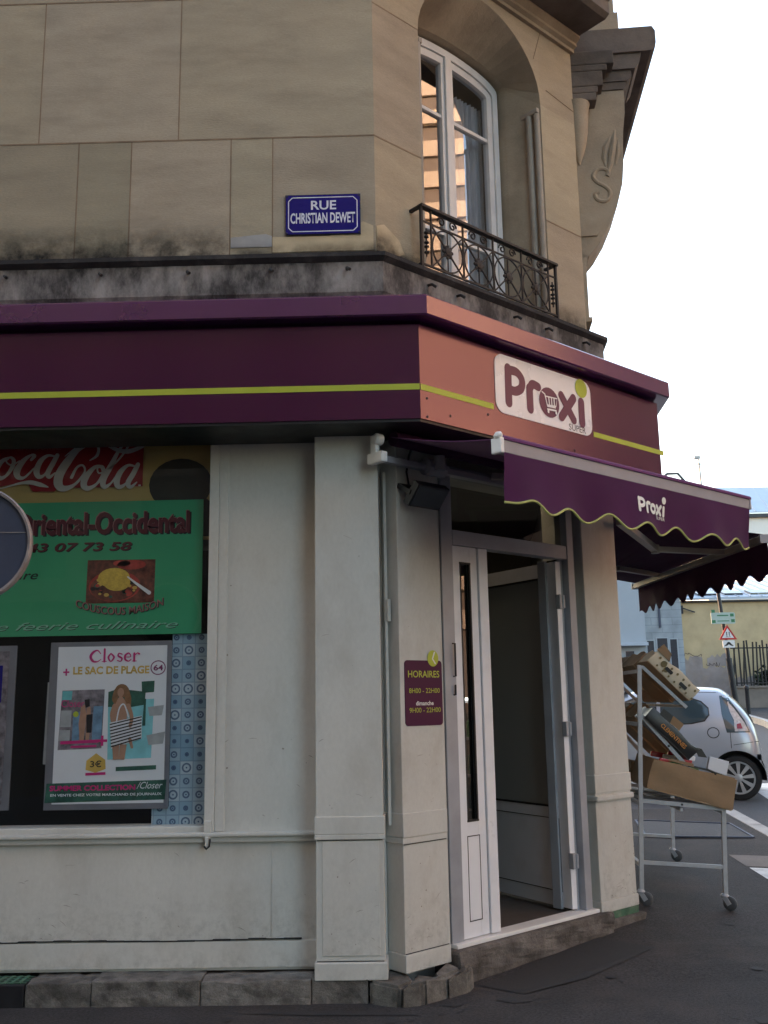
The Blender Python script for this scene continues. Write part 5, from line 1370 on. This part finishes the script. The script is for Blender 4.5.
# lower tier: long brown carton with a torn front, a white packet and produce
o, F = tray('cardboard_box', 'large torn brown carton lying along the bottom tier of the stand', 'cardboard box', .043, .838, -12.6, .625, .62, .235, -.040, .006, 'card', 'cardin')
b = MB(); b.prism(F, [(.10, .237), (.30, .237), (.29, .262), (.12, .255)], 0, .005); b.build('flap', 'card', o); b = MB(); b.prism(F, [(.46, .215), (.62, .215), (.60, .24), (.47, .236)], .0, .005); b.build('flap', 'card', o)
b = MB(); b.tube([F.p(.26, .240, .008), F.p(.40, .246, .012), F.p(.56, .225, .008), F.p(.62, .19, .006)], .008, 6); b.build('torn_edge', 'blackplastic', o)
tray('cardboard_box', 'brown cardboard carton at the far end of the bottom tier', 'cardboard box', .04, .85, -12.6, .58, .80, .16, .66, .006, 'card', 'cardin')
b = MB(); b.box(F, .40, .545, .242, .345, .012, .05, .004); tag(b.build('packet', 'paper'), 'white packet standing on the edge of the torn bottom carton', 'packet')
pr_ = [('redpack', .05), ('signwhite', .10), ('redpack', .16), ('greenveg', .07), ('redpack', .22), ('signwhite', .27), ('greenveg', .20), ('redpack', .02)]
descr = ['red packet in the torn carton nearest the wall', 'white packet among red ones in the torn carton', 'red packet beside a white one in the torn carton', 'green vegetable under the red packets in the torn carton', 'red packet farthest down the torn carton', 'white packet farthest down the torn carton', 'green vegetable at the street end of the torn carton', 'red packet lying against the back of the torn carton']
for i, (m_, a) in enumerate(pr_):
    d = .04 + (i * 37 % 11) * .03; h = .20 + (i % 3) * .035
    b = MB()
    if m_ == 'greenveg': b.lathe(F.p(a, h - .02, d), SFm.u, [(0, .01), (.02, .035), (.08, .042), (.14, .03), (.17, .008)], 14)
    else: b.hexa([F.p(a + x, h + y, d + z) for x, y, z in ((0, 0, 0), (.11, .01, .01), (.11, .05, .01), (0, .04, 0), (.01, 0, .07), (.12, .01, .08), (.12, .05, .08), (.01, .04, .07))], .008)
    o = b.build('vegetable' if m_ == 'greenveg' else 'packet', m_, smooth=(m_ == 'greenveg'))
    tag(o, descr[i], 'vegetable' if m_ == 'greenveg' else 'packet', 'goods in the torn carton')

# ================================================================== SILVER HATCHBACK
CX, CY = 4.36, 13.15
HEAD = R(-71)                       # compass heading: driving off to the left
hd = V((math.sin(HEAD), math.cos(HEAD), 0))
rzc = math.atan2(hd.y, hd.x)
LCAR = V((CX, CY, 0)) + hd * 1.17 + V((hd.y, -hd.x, 0)) * .70      # rear left wheel sits at CX, CY
zc = zg(CY) - .13
car = thing('parked_car', 'small silver three-door hatchback in the street behind the display stand', 'car', (LCAR.x, LCAR.y, zc), rzc)
Wc = BASE[car.name]
LOCAL = Frame((0, 0, 0), (1, 0, 0), (0, -1, 0))
xs = [-1.47, -1.455, -1.41, -1.26, -1.05, -.985, -.72, -.4, .2, .62, .92, 1.25, 1.55, 1.72, 1.77]
wd = [.52, .66, .745, .785, .80, .805, .812, .812, .812, .81, .805, .785, .73, .62, .45]
zb0 = [.40, .31, .26, .23, .21, .21, .20, .20, .20, .20, .20, .21, .24, .30, .40]
zbel = [.58, .72, .86, .92, .94, .94, .94, .93, .92, .92, .91, .87, .79, .66, .55]
wr = [.40, .50, .55, .56, .565, .57, .575, .58, .57, .54, .53, .50, .44, .36, .30]
zrs = [.60, .76, .98, 1.19, 1.375, 1.405, 1.425, 1.43, 1.41, 1.20, .985, .92, .83, .69, .565]
zr = [.61, .78, 1.01, 1.235, 1.415, 1.455, 1.47, 1.475, 1.455, 1.235, 1.005, .945, .86, .71, .575]
b = MB(); rings = []
for i, x in enumerate(xs):
    h = [(0, zb0[i]), (wd[i] * .78, zb0[i]), (wd[i] * .965, zb0[i] + .10 if zb0[i] + .10 < zbel[i] else zb0[i] + .03), (wd[i], zb0[i] + (zbel[i] - zb0[i]) * .55), (wd[i] * .965, zbel[i]), ((wd[i] * .93 + wr[i]) / 2, (zbel[i] * .52 + zrs[i] * .48)), (wr[i], zrs[i]), (wr[i] * .55, zr[i] - .01), (0, zr[i])]
    full = h + [(-y, z) for y, z in h[-2:0:-1]]
    rings.append([b.bm.verts.new((x, y, z)) for y, z in full])
for A_, B_ in zip(rings, rings[1:]):
    n = len(A_)
    for k in range(n): b.bm.faces.new([A_[k], A_[(k + 1) % n], B_[(k + 1) % n], B_[k]])
b.bm.faces.new(rings[0][::-1]); b.bm.faces.new(rings[-1])
body = b.build('body', 'carpaint', car, smooth=True, local=True)
md = body.modifiers.new('s', 'SUBSURF'); md.levels = 2; md.render_levels = 2
def cyl_obj(x, y0, y1, r, z=.285):
    q = MB(); q.lathe((x, y0, z), (0, 1, 0), [(0, r), (y1 - y0, r)], 40); return q.build('cutter', 'gasket')
cutters = []
for x in (-1.17, 1.17):
    for y0, y1 in ((-1.0, -.52), (.52, 1.0)):
        c = cyl_obj(x, y0, y1, .345); cutters.append(c)
        q = body.modifiers.new('b', 'BOOLEAN'); q.operation = 'DIFFERENCE'; q.object = c; q.solver = 'EXACT'
bpy.context.view_layer.update()
dg = bpy.context.evaluated_depsgraph_get()
# cutters live in car space: move them with the car
for c in cutters:
    c.parent = car
bpy.context.view_layer.update(); dg = bpy.context.evaluated_depsgraph_get()
me = bpy.data.meshes.new_from_object(body.evaluated_get(dg)); body.modifiers.clear(); body.data = me
for c in cutters: bpy.data.objects.remove(c)
try: me.set_sharp_from_angle(angle=R(40))
except Exception: pass
bmq = bmesh.new(); bmq.from_mesh(me); TREE = BVHTree.FromBMesh(bmq)
def on_body(name, m, outline, axis='y', sgn=1, off=.004, n=26, rest=None, parent=None, smooth=True):
    """patch that follows the body: outline in (x, z) seen from the side, or (y, z) seen from behind"""
    us = [p[0] for p in outline]; vs = [p[1] for p in outline]
    u0, u1, v0, v1 = min(us), max(us), min(vs), max(vs)
    b = MB(); 
    poly = outline
    f = b.bm.faces.new([b.bm.verts.new((u, v, 0)) for u, v in poly])
    bmesh.ops.triangulate(b.bm, faces=[f])
    for k in range(1, n):
        for (co, no) in (((u0 + (u1 - u0) * k / n, 0, 0), (1, 0, 0)), ((0, v0 + (v1 - v0) * k / n, 0), (0, 1, 0))):
            bmesh.ops.bisect_plane(b.bm, geom=b.bm.verts[:] + b.bm.edges[:] + b.bm.faces[:], plane_co=co, plane_no=no)
    for v in b.bm.verts:
        if axis == 'y': org, d = V((v.co.x, 2.0 * sgn, v.co.y)), V((0, -sgn, 0))
        else: org, d = V((-3.0, v.co.x, v.co.y)), V((1, 0, 0))
        h = TREE.ray_cast(org, d)
        if h[0] is None: h = (V((v.co.x, .8 * sgn, v.co.y)) if axis == 'y' else V((-1.5, v.co.x, v.co.y)),)
        v.co = h[0] - d * off
    return b.build(name, m, parent or car, smooth=smooth, local=True)
for sgn in (1, -1):
    rear_win = [(-.25, .97), (-.25, 1.32), (-.45, 1.33), (-.62, 1.31), (-.76, 1.26), (-.85, 1.17), (-.855, 1.10), (-.79, 1.02), (-.62, .985)]
    o = on_body('side_window', 'gasket', [(-.235, .955), (-.235, 1.335)] + [(x - .012, z + (.014 if z > 1.1 else -.014)) for x, z in rear_win[2:]], 'y', sgn, .003)
    on_body('pane', 'carglass', rear_win, 'y', sgn, .006, parent=o)
    fw = [(-.17, .96), (-.17, 1.32), (.10, 1.31), (.35, 1.22), (.62, 1.05), (.70, .96)]
    o = on_body('side_window', 'gasket', [(-.185, .945), (-.185, 1.335), (.10, 1.335), (.37, 1.23), (.65, 1.055), (.73, .945)], 'y', sgn, .003)
    on_body('pane', 'carglass', fw, 'y', sgn, .006, parent=o)
    for x in (-.21, .70): on_body('door_seam', 'gasket', [(x - .004, .28), (x + .004, .28), (x + .004, .93), (x - .004, .93)], 'y', sgn, .002, 8)
    on_body('bumper_seam', 'gasket', [(-1.115, .66), (-1.108, .66), (-1.108, .98), (-1.115, .98)], 'y', sgn, .002, 8)
    on_body('bumper_seam', 'gasket', [(-1.46, .745), (-1.14, .70), (-1.14, .706), (-1.46, .752)], 'y', sgn, .002, 8)
    on_body('roof_seam', 'gasket', [(-1.05, 1.375), (-.4, 1.40), (.2, 1.38), (.2, 1.386), (-.4, 1.407), (-1.05, 1.382)], 'y', sgn, .003, 14)
    on_body('door_handle', 'carpaint', [(-.28, .80), (-.08, .80), (-.08, .835), (-.28, .835)], 'y', sgn, .02, 6)
    on_body('rear_quarter_glass', 'carglass', [(-1.005, 1.34), (-1.02, 1.10), (-1.07, .86), (-1.36, .86), (-1.30, 1.02), (-1.10, 1.34)], 'y', sgn, .004, 14)
    on_body('tail_lamp', 'chrome', [(-1.17, .875), (-1.34, .88), (-1.30, .98), (-1.18, 1.17), (-1.10, 1.27), (-1.12, 1.14), (-1.17, 1.02)], 'y', sgn, .008, 12)
    on_body('tail_lamp', 'redlamp', [(-1.27, .91), (-1.20, .91), (-1.20, .97), (-1.25, .98)], 'y', sgn, .012, 8)
    on_body('side_strip', 'gasket', [(-1.47, .50), (-1.42, .50), (-1.42, .58), (-1.47, .58)], 'y', sgn, .003, 5)
fc = on_body('fuel_cap', 'gasket', [(-.90 + .078 * math.cos(t * math.pi / 12), .86 + .072 * math.sin(t * math.pi / 12)) for t in range(24)], 'y', 1, .0025, 10)
on_body('cap_face', 'carpaint', [(-.90 + .066 * math.cos(t * math.pi / 12), .86 + .060 * math.sin(t * math.pi / 12)) for t in range(24)], 'y', 1, .005, 10, parent=fc)
on_body('rear_window', 'carglass', [(-.44, .93), (.44, .93), (.40, 1.34), (-.40, 1.34)], 'x', 1, .006, 20)
on_body('number_plate', 'signwhite', [(-.25, .60), (.25, .60), (.25, .71), (-.25, .71)], 'x', 1, .01, 6)
# windscreen and bonnet glass from the front
b = MB(); b.face([(.22, -.52, 1.42), (.22, .52, 1.42), (.93, .60, 1.015), (.93, -.60, 1.015)]); b.build('windscreen', 'carglass', car, local=True)
for x in (-1.17, 1.17):
    for sgn in (1, -1):
        b = MB(); yy = .755 * sgn; ax = V((0, sgn, 0))
        b.lathe((x, .60 * sgn, .285), ax, [(0, .20), (.01, .27), (.04, .286), (.13, .286), (.16, .272), (.17, .215), (.155, .205)], 48)
        wh = b.build('wheel', 'tyre', car, smooth=True, local=True)
        b = MB()
        c0 = V((x, .757 * sgn, .285))
        b.lathe(c0, ax, [(-.02, .212), (.0, .212), (.006, .205), (.004, .188), (-.008, .184), (-.02, .18)], 48)
        b.lathe(c0, ax, [(-.01, .05), (.012, .048), (.018, .03), (.018, .002)], 24)
        for k in range(9):
            a = k * 2 * math.pi / 9 + .2; dr = V((math.cos(a), 0, math.sin(a))); td = V((-math.sin(a), 0, math.cos(a)))
            i0, i1 = c0 + dr * .04, c0 + dr * .19
            b.hexa([i0 - td * .014 - ax * .01, i1 - td * .03 - ax * .012, i1 + td * .03 - ax * .012, i0 + td * .014 - ax * .01,
                    i0 - td * .012 + ax * .012, i1 - td * .026 + ax * .002, i1 + td * .026 + ax * .002, i0 + td * .012 + ax * .012])
        b.build('rim', 'rim', wh, smooth=True, local=True)
        b = MB(); b.lathe((x, .60 * sgn, .285), ax, [(0, .19), (.13, .19)], 24); b.build('brake', 'gasket', wh, local=True)
        b = MB()
        n = 20; rg = []
        for k in range(n + 1):
            a = R(-8) + (math.pi + R(16)) * k / n
            rg.append([b.bm.verts.new((x + r_ * math.cos(a), y_ * sgn, .285 + r_ * math.sin(a))) for r_, y_ in ((.347, .80), (.347, .53), (.20, .53))])
        for A_, B_ in zip(rg, rg[1:]):
            for k in range(2): b.bm.faces.new([A_[k], A_[k + 1], B_[k + 1], B_[k]])
        b.build('wheel_arch', 'gasket', car, local=True)
bmq.free()

# ================================================================== STREET BEYOND
# ochre building with a sheet metal roof
GY = 42.0; gz = zg(GY)
yw = thing('ochre_building', 'low ochre rendered building with a grey sheet roof and skylights across the street', 'building', (15.5, GY, gz))
b = MB(); b.box(WF, 11.97, 24, gz - .2, 5.55, -GY - 7, -GY); b.build('wall', 'yellowwall', yw)
b = MB(); b.hexa([(11.9, GY - .25, 5.552), (24.1, GY - .25, 5.63), (24.1, GY + 7, 7.5), (11.9, GY + 7, 7.42), (11.9, GY - .25, 5.652), (24.1, GY - .25, 5.73), (24.1, GY + 7, 7.62), (11.9, GY + 7, 7.54)])
for k in range(24): b.bar((12.0 + k * .5, GY - .25, 5.66 + k * .0033), (12.0 + k * .5, GY + 7, 7.55 + k * .0033), .04, .05)
b.build('roof', 'zinc', yw)
for x in (12.9, 14.05, 15.2, 17.0): 
    b = MB(); b.hexa([(x, GY + .25, 5.80), (x + .8, GY + .25, 5.80), (x + .8, GY + 1.05, 6.02), (x, GY + 1.05, 6.02), (x, GY + .25, 5.88), (x + .8, GY + .25, 5.88), (x + .8, GY + 1.05, 6.10), (x, GY + 1.05, 6.10)]); b.build('skylight', 'darkglass', yw)
b = MB(); b.box(WF, 11.95, 24.05, 5.47, 5.549, -GY, -GY + .10); b.build('gutter', 'darkmetal', yw)
YWF = Frame((0, GY, 0), (1, 0, 0), (0, -1, 0))
b = MB()
rr_ = random.Random(5)
for (x0, x1, z0, z1) in ((11.98, 12.8, 1.0, 3.1), (12.8, 14.0, 1.0, 2.75), (13.0, 13.9, 2.75, 3.2), (14.0, 15.4, 1.0, 2.2)):
    pts = [(x0, z0), (x1, z0)] + [(x1 + (x0 - x1) * k / 8, z1 + rr_.uniform(-.12, .12)) for k in range(9)]
    b.sheet(YWF, pts, .004)
b.build('painted_patch', 'lilac', yw)
b = MB()
for (x0, z0, w_, h_) in ((12.05, 3.16, .75, .16), (12.95, 2.72, .60, .2)):
    pts = []
    for k in range(13): pts.append((x0 + w_ * (k + .6 * math.sin(k * 4.1)) / 12, z0 + h_ * rr_.random()))
    b.stroke(YWF, pts, .02, .01, cap=False)
b.build('graffiti', 'graffiti', yw)
b = MB(); b.box(WF, 11.96, 12.10, 5.0, 5.35, -GY, -GY + .15); b.bar((12.05, GY - .12, 5.25), (12.6, GY - .12, 5.05), .05); b.build('wall_lamp', 'darkmetal', yw)
# grey block building and the plain pale wall beside it
gb = thing('grey_building', 'blue-grey blockwork building with small dark windows, left of the ochre one', 'building', (11.1, GY - .3, gz))
b = MB(); b.box(WF, 10.22, 11.965, gz - .2, 7.2, -GY - 8, -GY + .3); b.build('wall', 'greyblock', gb)
for x0, x1, z0, z1 in ((10.42, 10.70, 2.3, 3.85), (10.85, 11.28, 2.3, 3.95), (11.40, 11.68, 2.3, 3.9)):
    b = MB(); b.box(WF, x0 - .05, x1 + .05, z0 - .06, z1 + .05, -GY + .28, -GY + .32); o = b.build('window', 'palewall', gb)
    b = MB(); b.box(WF, x0, x1, z0, z1, -GY + .30, -GY + .325); b.build('pane', 'darkglass', o)
b = MB(); b.box(WF, 10.98, 11.06, 4.4, 7.1, -GY + .30, -GY + .36); b.bar((11.5, GY - .4, 5.35), (11.95, GY - .4, 5.75), .04); b.build('downpipe', 'galv', gb)
b = MB(); b.box(WF, 10.16, 12.0, 7.2, 7.4, -GY - 8, -GY + .4); b.build('roof', 'zinc', gb)
pb = thing('pale_building', 'tall plain pale grey building far left in the gap beside the shop pillar', 'building', (9.2, GY - 1, gz))
b = MB(); b.box(WF, 7.0, 10.215, 3.75, 9, -GY - 6, -GY + 1.0); b.box(WF, 7.0, 10.214, gz - .2, 3.62, -GY - 6, -GY + .9); b.build('wall', 'palewall', pb)
b = MB(); b.box(WF, 7.0, 10.24, 3.62, 3.75, -GY - 5, -GY + 1.25); b.build('ledge', 'zinc', pb)
b = MB(); b.box(WF, 9.35, 9.7, 2.6, 3.4, -GY + .9, -GY + .93); b.build('window', 'darkglass', pb)
b = MB(); b.box(WF, 6.9, 10.3, 9, 9.3, -GY - 6, -GY + 1.1); b.build('roof', 'zinc', pb)
# white building with a zinc roof behind, aerial on the ridge
FY = 62.0
wb = thing('white_building', 'white house with a pale zinc roof rising behind the ochre building', 'building', (24, FY, zg(FY)))
b = MB(); b.box(WF, 19.6, 40, zg(FY) - .2, 12.9, -FY - 10, -FY); b.build('wall', 'whitewall', wb)
b = MB(); b.box(WF, 19.4, 40.2, 12.75, 12.99, -FY, -FY + .25); b.build('cornice', 'darkmetal', wb)
b = MB(); b.hexa([(19.3, FY - .3, 13.0), (40.2, FY - .3, 13.0), (39, FY + 4.5, 15.5), (20.6, FY + 4.5, 15.6), (19.3, FY - .3, 13.1), (40.2, FY - .3, 13.1), (39, FY + 4.5, 15.65), (20.6, FY + 4.5, 15.75)])
for k in range(20): b.bar((20 + k, FY - .3, 13.12), (20.9 + k * .95, FY + 4.5, 15.7), .06, .08)
b.build('roof', 'zinc', wb)
b = MB(); b.box(WF, 30, 31.2, 13.5, 17.2, -FY - 3, -FY - 2); b.build('chimney', 'whitewall', wb)
for x in (21.5, 25, 28.5, 32):
    b = MB(); b.box(WF, x, x + 1.1, 8.2, 10.4, -FY, -FY + .02); b.build('window', 'darkglass', wb)
b = MB(); b.tube([(20.05, FY + 1, 13.5), (20.0, FY + 1, 17.1)], [.10, .06], 8); b.box(WF, 19.8, 20.25, 16.6, 16.68, -FY - 1.05, -FY - .95); b.box(WF, 19.7, 20.1, 17.0, 17.2, -FY - 1.05, -FY - .95); b.box(WF, 19.55, 19.95, 16.95, 17.02, -FY - 1.05, -FY - .95)
b.build('aerial', 'armgrey', wb)
b = MB(); b.tube([(19.2, FY + .5, 14.9), (18.4, FY + .5, 15.9), (17.7, FY + .5, 15.9), (17.2, FY + .5, 15.5)], .09, 6); b.tube([(19.3, FY + .5, 14.6), (18.7, FY + .5, 15.4)], .12, 6); b.build('roof_pipe', 'darkmetal', wb)

# low wall, railing and shrubs
lw = thing('garden_wall', 'low brown-grey wall under the dark railing beyond the parked car', 'wall', (19, 40.3, zg(40)))
b = MB(); b.box(WF, 13.45, 30, .6, 1.80, -40.6, -40.25); b.box(WF, 13.42, 30, 1.80, 1.88, -40.65, -40.2); b.build('wall', 'lowwall', lw)
fe = thing('railing_fence', 'dark metal railing with leaning bars on top of the low wall', 'fence', (19, 40.4, 1.88))
b = MB()
for z in (2.0, 3.42): b.bar((13.5, 40.42, z), (30, 40.42, z), .06, .05)
b.build('rail', 'iron', fe)
b = MB(); rr_ = random.Random(8)
for k in range(118):
    x = 13.55 + k * .139; b.bar((x + rr_.uniform(-.05, .05), 40.42, 1.882), (x + rr_.uniform(-.10, .13), 40.42 + rr_.uniform(-.03, .03), 3.62 + rr_.uniform(-.1, .12)), .052)
b.build('bar_panel', 'iron', fe)
def shrub(x0, x1, y, z0, z1, label, seed, n=1500):
    r = random.Random(seed); t = thing('shrub', label, 'shrub', ((x0 + x1) / 2, y, z0))
    b = MB()
    for k in range(7):
        x = x0 + (x1 - x0) * (k + .5) / 7; b.tube([(x, y, z0 - .8), (x + r.uniform(-.2, .2), y, z0 + .3), (x + r.uniform(-.4, .4), y + r.uniform(-.2, .2), z1 - .2)], [.05, .035, .01], 5)
    b.build('stem', 'bark', t)
    b = MB()
    for k in range(n):
        x = r.uniform(x0, x1); top = z1 - .5 * r.random() - .25 * (.5 + .5 * math.sin(x * 2.3 + seed))
        z = z0 + (top - z0) * r.random() ** .8; yy = y + r.uniform(-.35, .35); s = r.uniform(.09, .19)
        a, c_ = r.uniform(0, 6.28), r.uniform(-.9, .9); u = V((math.cos(a), math.sin(a), c_)).normalized() * s; v = V((-math.sin(a), math.cos(a), r.uniform(-.6, .6))).normalized() * s * .6
        p = V((x, yy, z)); b.face([p - u, p + v, p + u, p - v])
    b.build('foliage', 'leaf', t)
shrub(14.8, 19.0, 41.2, 1.7, 2.75, 'dark leafy shrub low behind the railing', 2)
shrub(19.2, 25.0, 41.2, 1.7, 3.0, 'taller dark shrub behind the railing towards its far end', 6, 1800)

# warning sign post and bollard
sp_ = thing('sign_post', 'dark leaning street post with a children warning triangle, hump plate and pale green direction plate', 'sign post', (11.05, 33, zg(33)))
SPb, SPt = V((11.10, 33, zg(33) - .1)), V((10.72, 33, 5.6))
b = MB(); b.tube([SPb, SPb.lerp(SPt, .42), SPb.lerp(SPt, .42), SPt], [.10, .10, .065, .06], 12); b.build('post', 'darkmetal', sp_)
SPF = Frame((0, 32.88, 0), (1, 0, 0), (0, -1, 0))
def tri(cx, cz, h): return [(cx - h * .60, cz - h * .36), (cx + h * .60, cz - h * .36), (cx, cz + h * .64)]
b = MB(); b.prism(SPF, tri(10.93, 3.55, .50), 0, .02); o = b.build('warning_triangle', 'signred', sp_)
b = MB(); b.sheet(SPF, tri(10.93, 3.545, .33), .0205); b.build('triangle_face', 'signwhite', o)
b = MB()
for dx, k in ((-.035, 1), (.05, .85)):
    b.disc(SPF, 10.93 + dx, 3.60 + .03 * k - .02, .018, .02, .022, 10); b.stroke(SPF, [(10.93 + dx, 3.585), (10.93 + dx, 3.52)], .03 * k, .022, smooth=False); b.stroke(SPF, [(10.93 + dx - .02, 3.455), (10.93 + dx, 3.52), (10.93 + dx + .025, 3.455)], .016, .022, smooth=False)
b.build('children_symbol', 'signblack', o)
b = MB(); b.prism(SPF, rrect(10.74, 11.14, 3.10, 3.345, .03, 3), 0, .02); o = b.build('hump_plate', 'signwhite', sp_)
b = MB(); b.stroke(SPF, [(10.80, 3.17), (10.86, 3.19), (10.94, 3.25), (11.02, 3.19), (11.08, 3.17)], [.02, .05, .09, .05, .02], .0205); b.build('hump_symbol', 'signblack', o)
b = MB(); b.prism(SPF, rrect(10.42, 11.22, 3.90, 4.28, .04, 3), 0, .02); o = b.build('direction_plate', 'plategreen', sp_)
b = MB()
for x, z in ((10.50, 4.33), (11.12, 4.19), (10.50, 3.98), (11.14, 4.0)): b.box(SPF, x - .06, x + .06, z - .05, z + .05, .021, .024)
b.box(SPF, 10.62, 11.0, 4.16, 4.20, .021, .0235); b.box(SPF, 10.62, 11.02, 3.98, 4.01, .021, .0235)
b.build('plate_marks', 'signgreen', o)
bo = MB(); bo.lathe((11.9, 34.3, zg(34.3) - .05), (0, 0, 1), [(0, .075), (.9, .07), (.95, .08), (1.02, .085), (1.08, .06), (1.1, .01)], 16)
tag(bo.build('bollard', 'darkmetal', smooth=True), 'slim dark bollard at the edge of the far pavement', 'bollard')

# ================================================================== BUILDINGS OUT OF FRAME (they shade the street and show in the glass)
def city_block(name, label, fr, a0, a1, h, depth, floors_z, wall, pitch=2.6, balcony=True, trim=None):
    t = thing(name, label, 'building', tuple(fr.p((a0 + a1) / 2, 0)))
    b = MB(); b.box(fr, a0, a1, -.3, h, -depth, 0); b.build('wall', wall, t)
    b = MB(); bal = MB(); w0 = None
    for z in floors_z:
        a = a0 + pitch * .5
        while a < a1 - pitch * .4:
            if w0 is None:
                w_ = MB(); w_.box(fr, a - .55, a + .55, z + .3, z + 2.35, -.02, .02); w0 = w_.build('window', 'darkglass', t); wa, wz = a, z
            else:
                c = w0.copy(); COL.objects.link(c); c.parent = t; c.location = fr.u * (a - wa) + V((0, 0, z - wz))
            a += pitch
        b.box(fr, a0 - .02, a1 + .02, z - .18, z + .06, 0.002, .55 if balcony else .12)
        if balcony: bal.box(fr, a0, a1, z + .06, z + .9, .48, .50)
    b.box(fr, a0 - .1, a1 + .1, h - .05, h + .35, -depth, .5)
    b.build('cornice', trim or wall, t);
    if balcony: bal.build('balcony_railing', trim or 'armgrey', t)
    return t
EF = Frame((14.5, 0, 0), (0, 1, 0), (-1, 0, 0))
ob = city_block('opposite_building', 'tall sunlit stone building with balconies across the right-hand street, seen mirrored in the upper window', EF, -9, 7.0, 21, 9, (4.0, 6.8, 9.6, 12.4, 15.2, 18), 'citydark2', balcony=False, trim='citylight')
b = MB(); z = 3.0
while z < 20.5:
    b.box(EF, -9, 7.0, z, z + .40, .003, .07); z += .80
b.build('stone_bands', 'citylight', ob)  # sunlit and shaded stripes put into two stone tones
EF2 = Frame((16.0, 0, 0), (0, 1, 0), (-1, 0, 0))
city_block('dark_mirrored_building', 'unseen building next along the right-hand street, painted near-black for the fascia reflection', EF2, 7.2, 15.5, 22, 9, (4.0, 6.8, 9.6, 12.4, 15.2, 18), 'cityshade', balcony=False)  # near-black front stands in for shade in the fascia reflection
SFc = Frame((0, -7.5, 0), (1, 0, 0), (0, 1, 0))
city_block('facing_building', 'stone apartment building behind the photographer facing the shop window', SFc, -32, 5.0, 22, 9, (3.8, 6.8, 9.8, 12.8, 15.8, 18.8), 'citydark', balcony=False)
LFa = Frame((0, 5.80, 0), (1, 0, 0), (0, -1, 0))
city_block('adjoining_sun_blocker', 'unseen building added along the left street to block the low sun', LFa, -45, -8.3, 17, 5.4, (3.8, 6.8, 9.8, 12.8), 'citydark', balcony=False)  # added out of view to stop sun reaching the facing front
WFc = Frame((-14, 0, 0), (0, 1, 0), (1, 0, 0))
city_block('side_sun_blocker', 'unseen building added behind the corner block to keep sun off the street', WFc, 12.0, 75, 13, 16, (4, 7, 10), 'citydark', balcony=False)  # added out of view so the street and car stay shaded

# ================================================================== LIGHT, SKY, CAMERA
SUN_EL, SUN_AZ = 16.0, -42.0       # low evening sun behind the corner building, to the left
w = bpy.data.worlds.new('World'); SC.world = w; w.use_nodes = True
t = w.node_tree; sky = t.nodes.new('ShaderNodeTexSky'); sky.sky_type = 'NISHITA'; sky.sun_disc = False
sky.sun_elevation = R(SUN_EL); sky.sun_rotation = R(SUN_AZ); sky.dust_density = 3.0; sky.ozone_density = .7; sky.air_density = 1.2
t.links.new(sky.outputs[0], t.nodes['Background'].inputs[0]); t.nodes['Background'].inputs[1].default_value = .12
sl_ = bpy.data.lights.new('sun', 'SUN'); sl_.energy = 2.0; sl_.angle = R(.5); sl_.color = (1, .57, .34)
so = bpy.data.objects.new('sun', sl_); COL.objects.link(so)
d = V((math.sin(R(SUN_AZ)) * math.cos(R(SUN_EL)), math.cos(R(SUN_AZ)) * math.cos(R(SUN_EL)), math.sin(R(SUN_EL))))
so.rotation_euler = d.to_track_quat('Z', 'Y').to_euler(); so.location = (-20, 0, 30)

cam = bpy.data.cameras.new('camera'); co = bpy.data.objects.new('camera', cam); COL.objects.link(co); SC.camera = co
cam.sensor_fit = 'VERTICAL'; cam.sensor_height = 36; cam.lens = 36 * 965 / 1024; cam.clip_start = .05; cam.clip_end = 2000
yaw, pit, rol = R(-.97), R(10.98), R(-1.0)
fw_ = V((math.sin(yaw) * math.cos(pit), math.cos(yaw) * math.cos(pit), math.sin(pit)))
rt = V((math.cos(yaw), -math.sin(yaw), 0)); up = rt.cross(fw_)
r2_ = rt * math.cos(rol) + up * math.sin(rol); u2_ = up * math.cos(rol) - rt * math.sin(rol)
mw = Matrix((r2_, u2_, -fw_)).transposed().to_4x4(); mw.translation = V((0, 0, 1.6)); co.matrix_world = mw
SC.render.engine = 'CYCLES'
SC.cycles.use_denoising = True
SC.cycles.max_bounces = 8; SC.cycles.transparent_max_bounces = 12
SC.cycles.sample_clamp_indirect = 8
SC.render.resolution_x, SC.render.resolution_y = 768, 1024
vs = SC.view_settings; vs.view_transform = 'Standard'; vs.look = 'None'; vs.gamma = 1; vs.use_curve_mapping = False
vs.exposure = 2.93
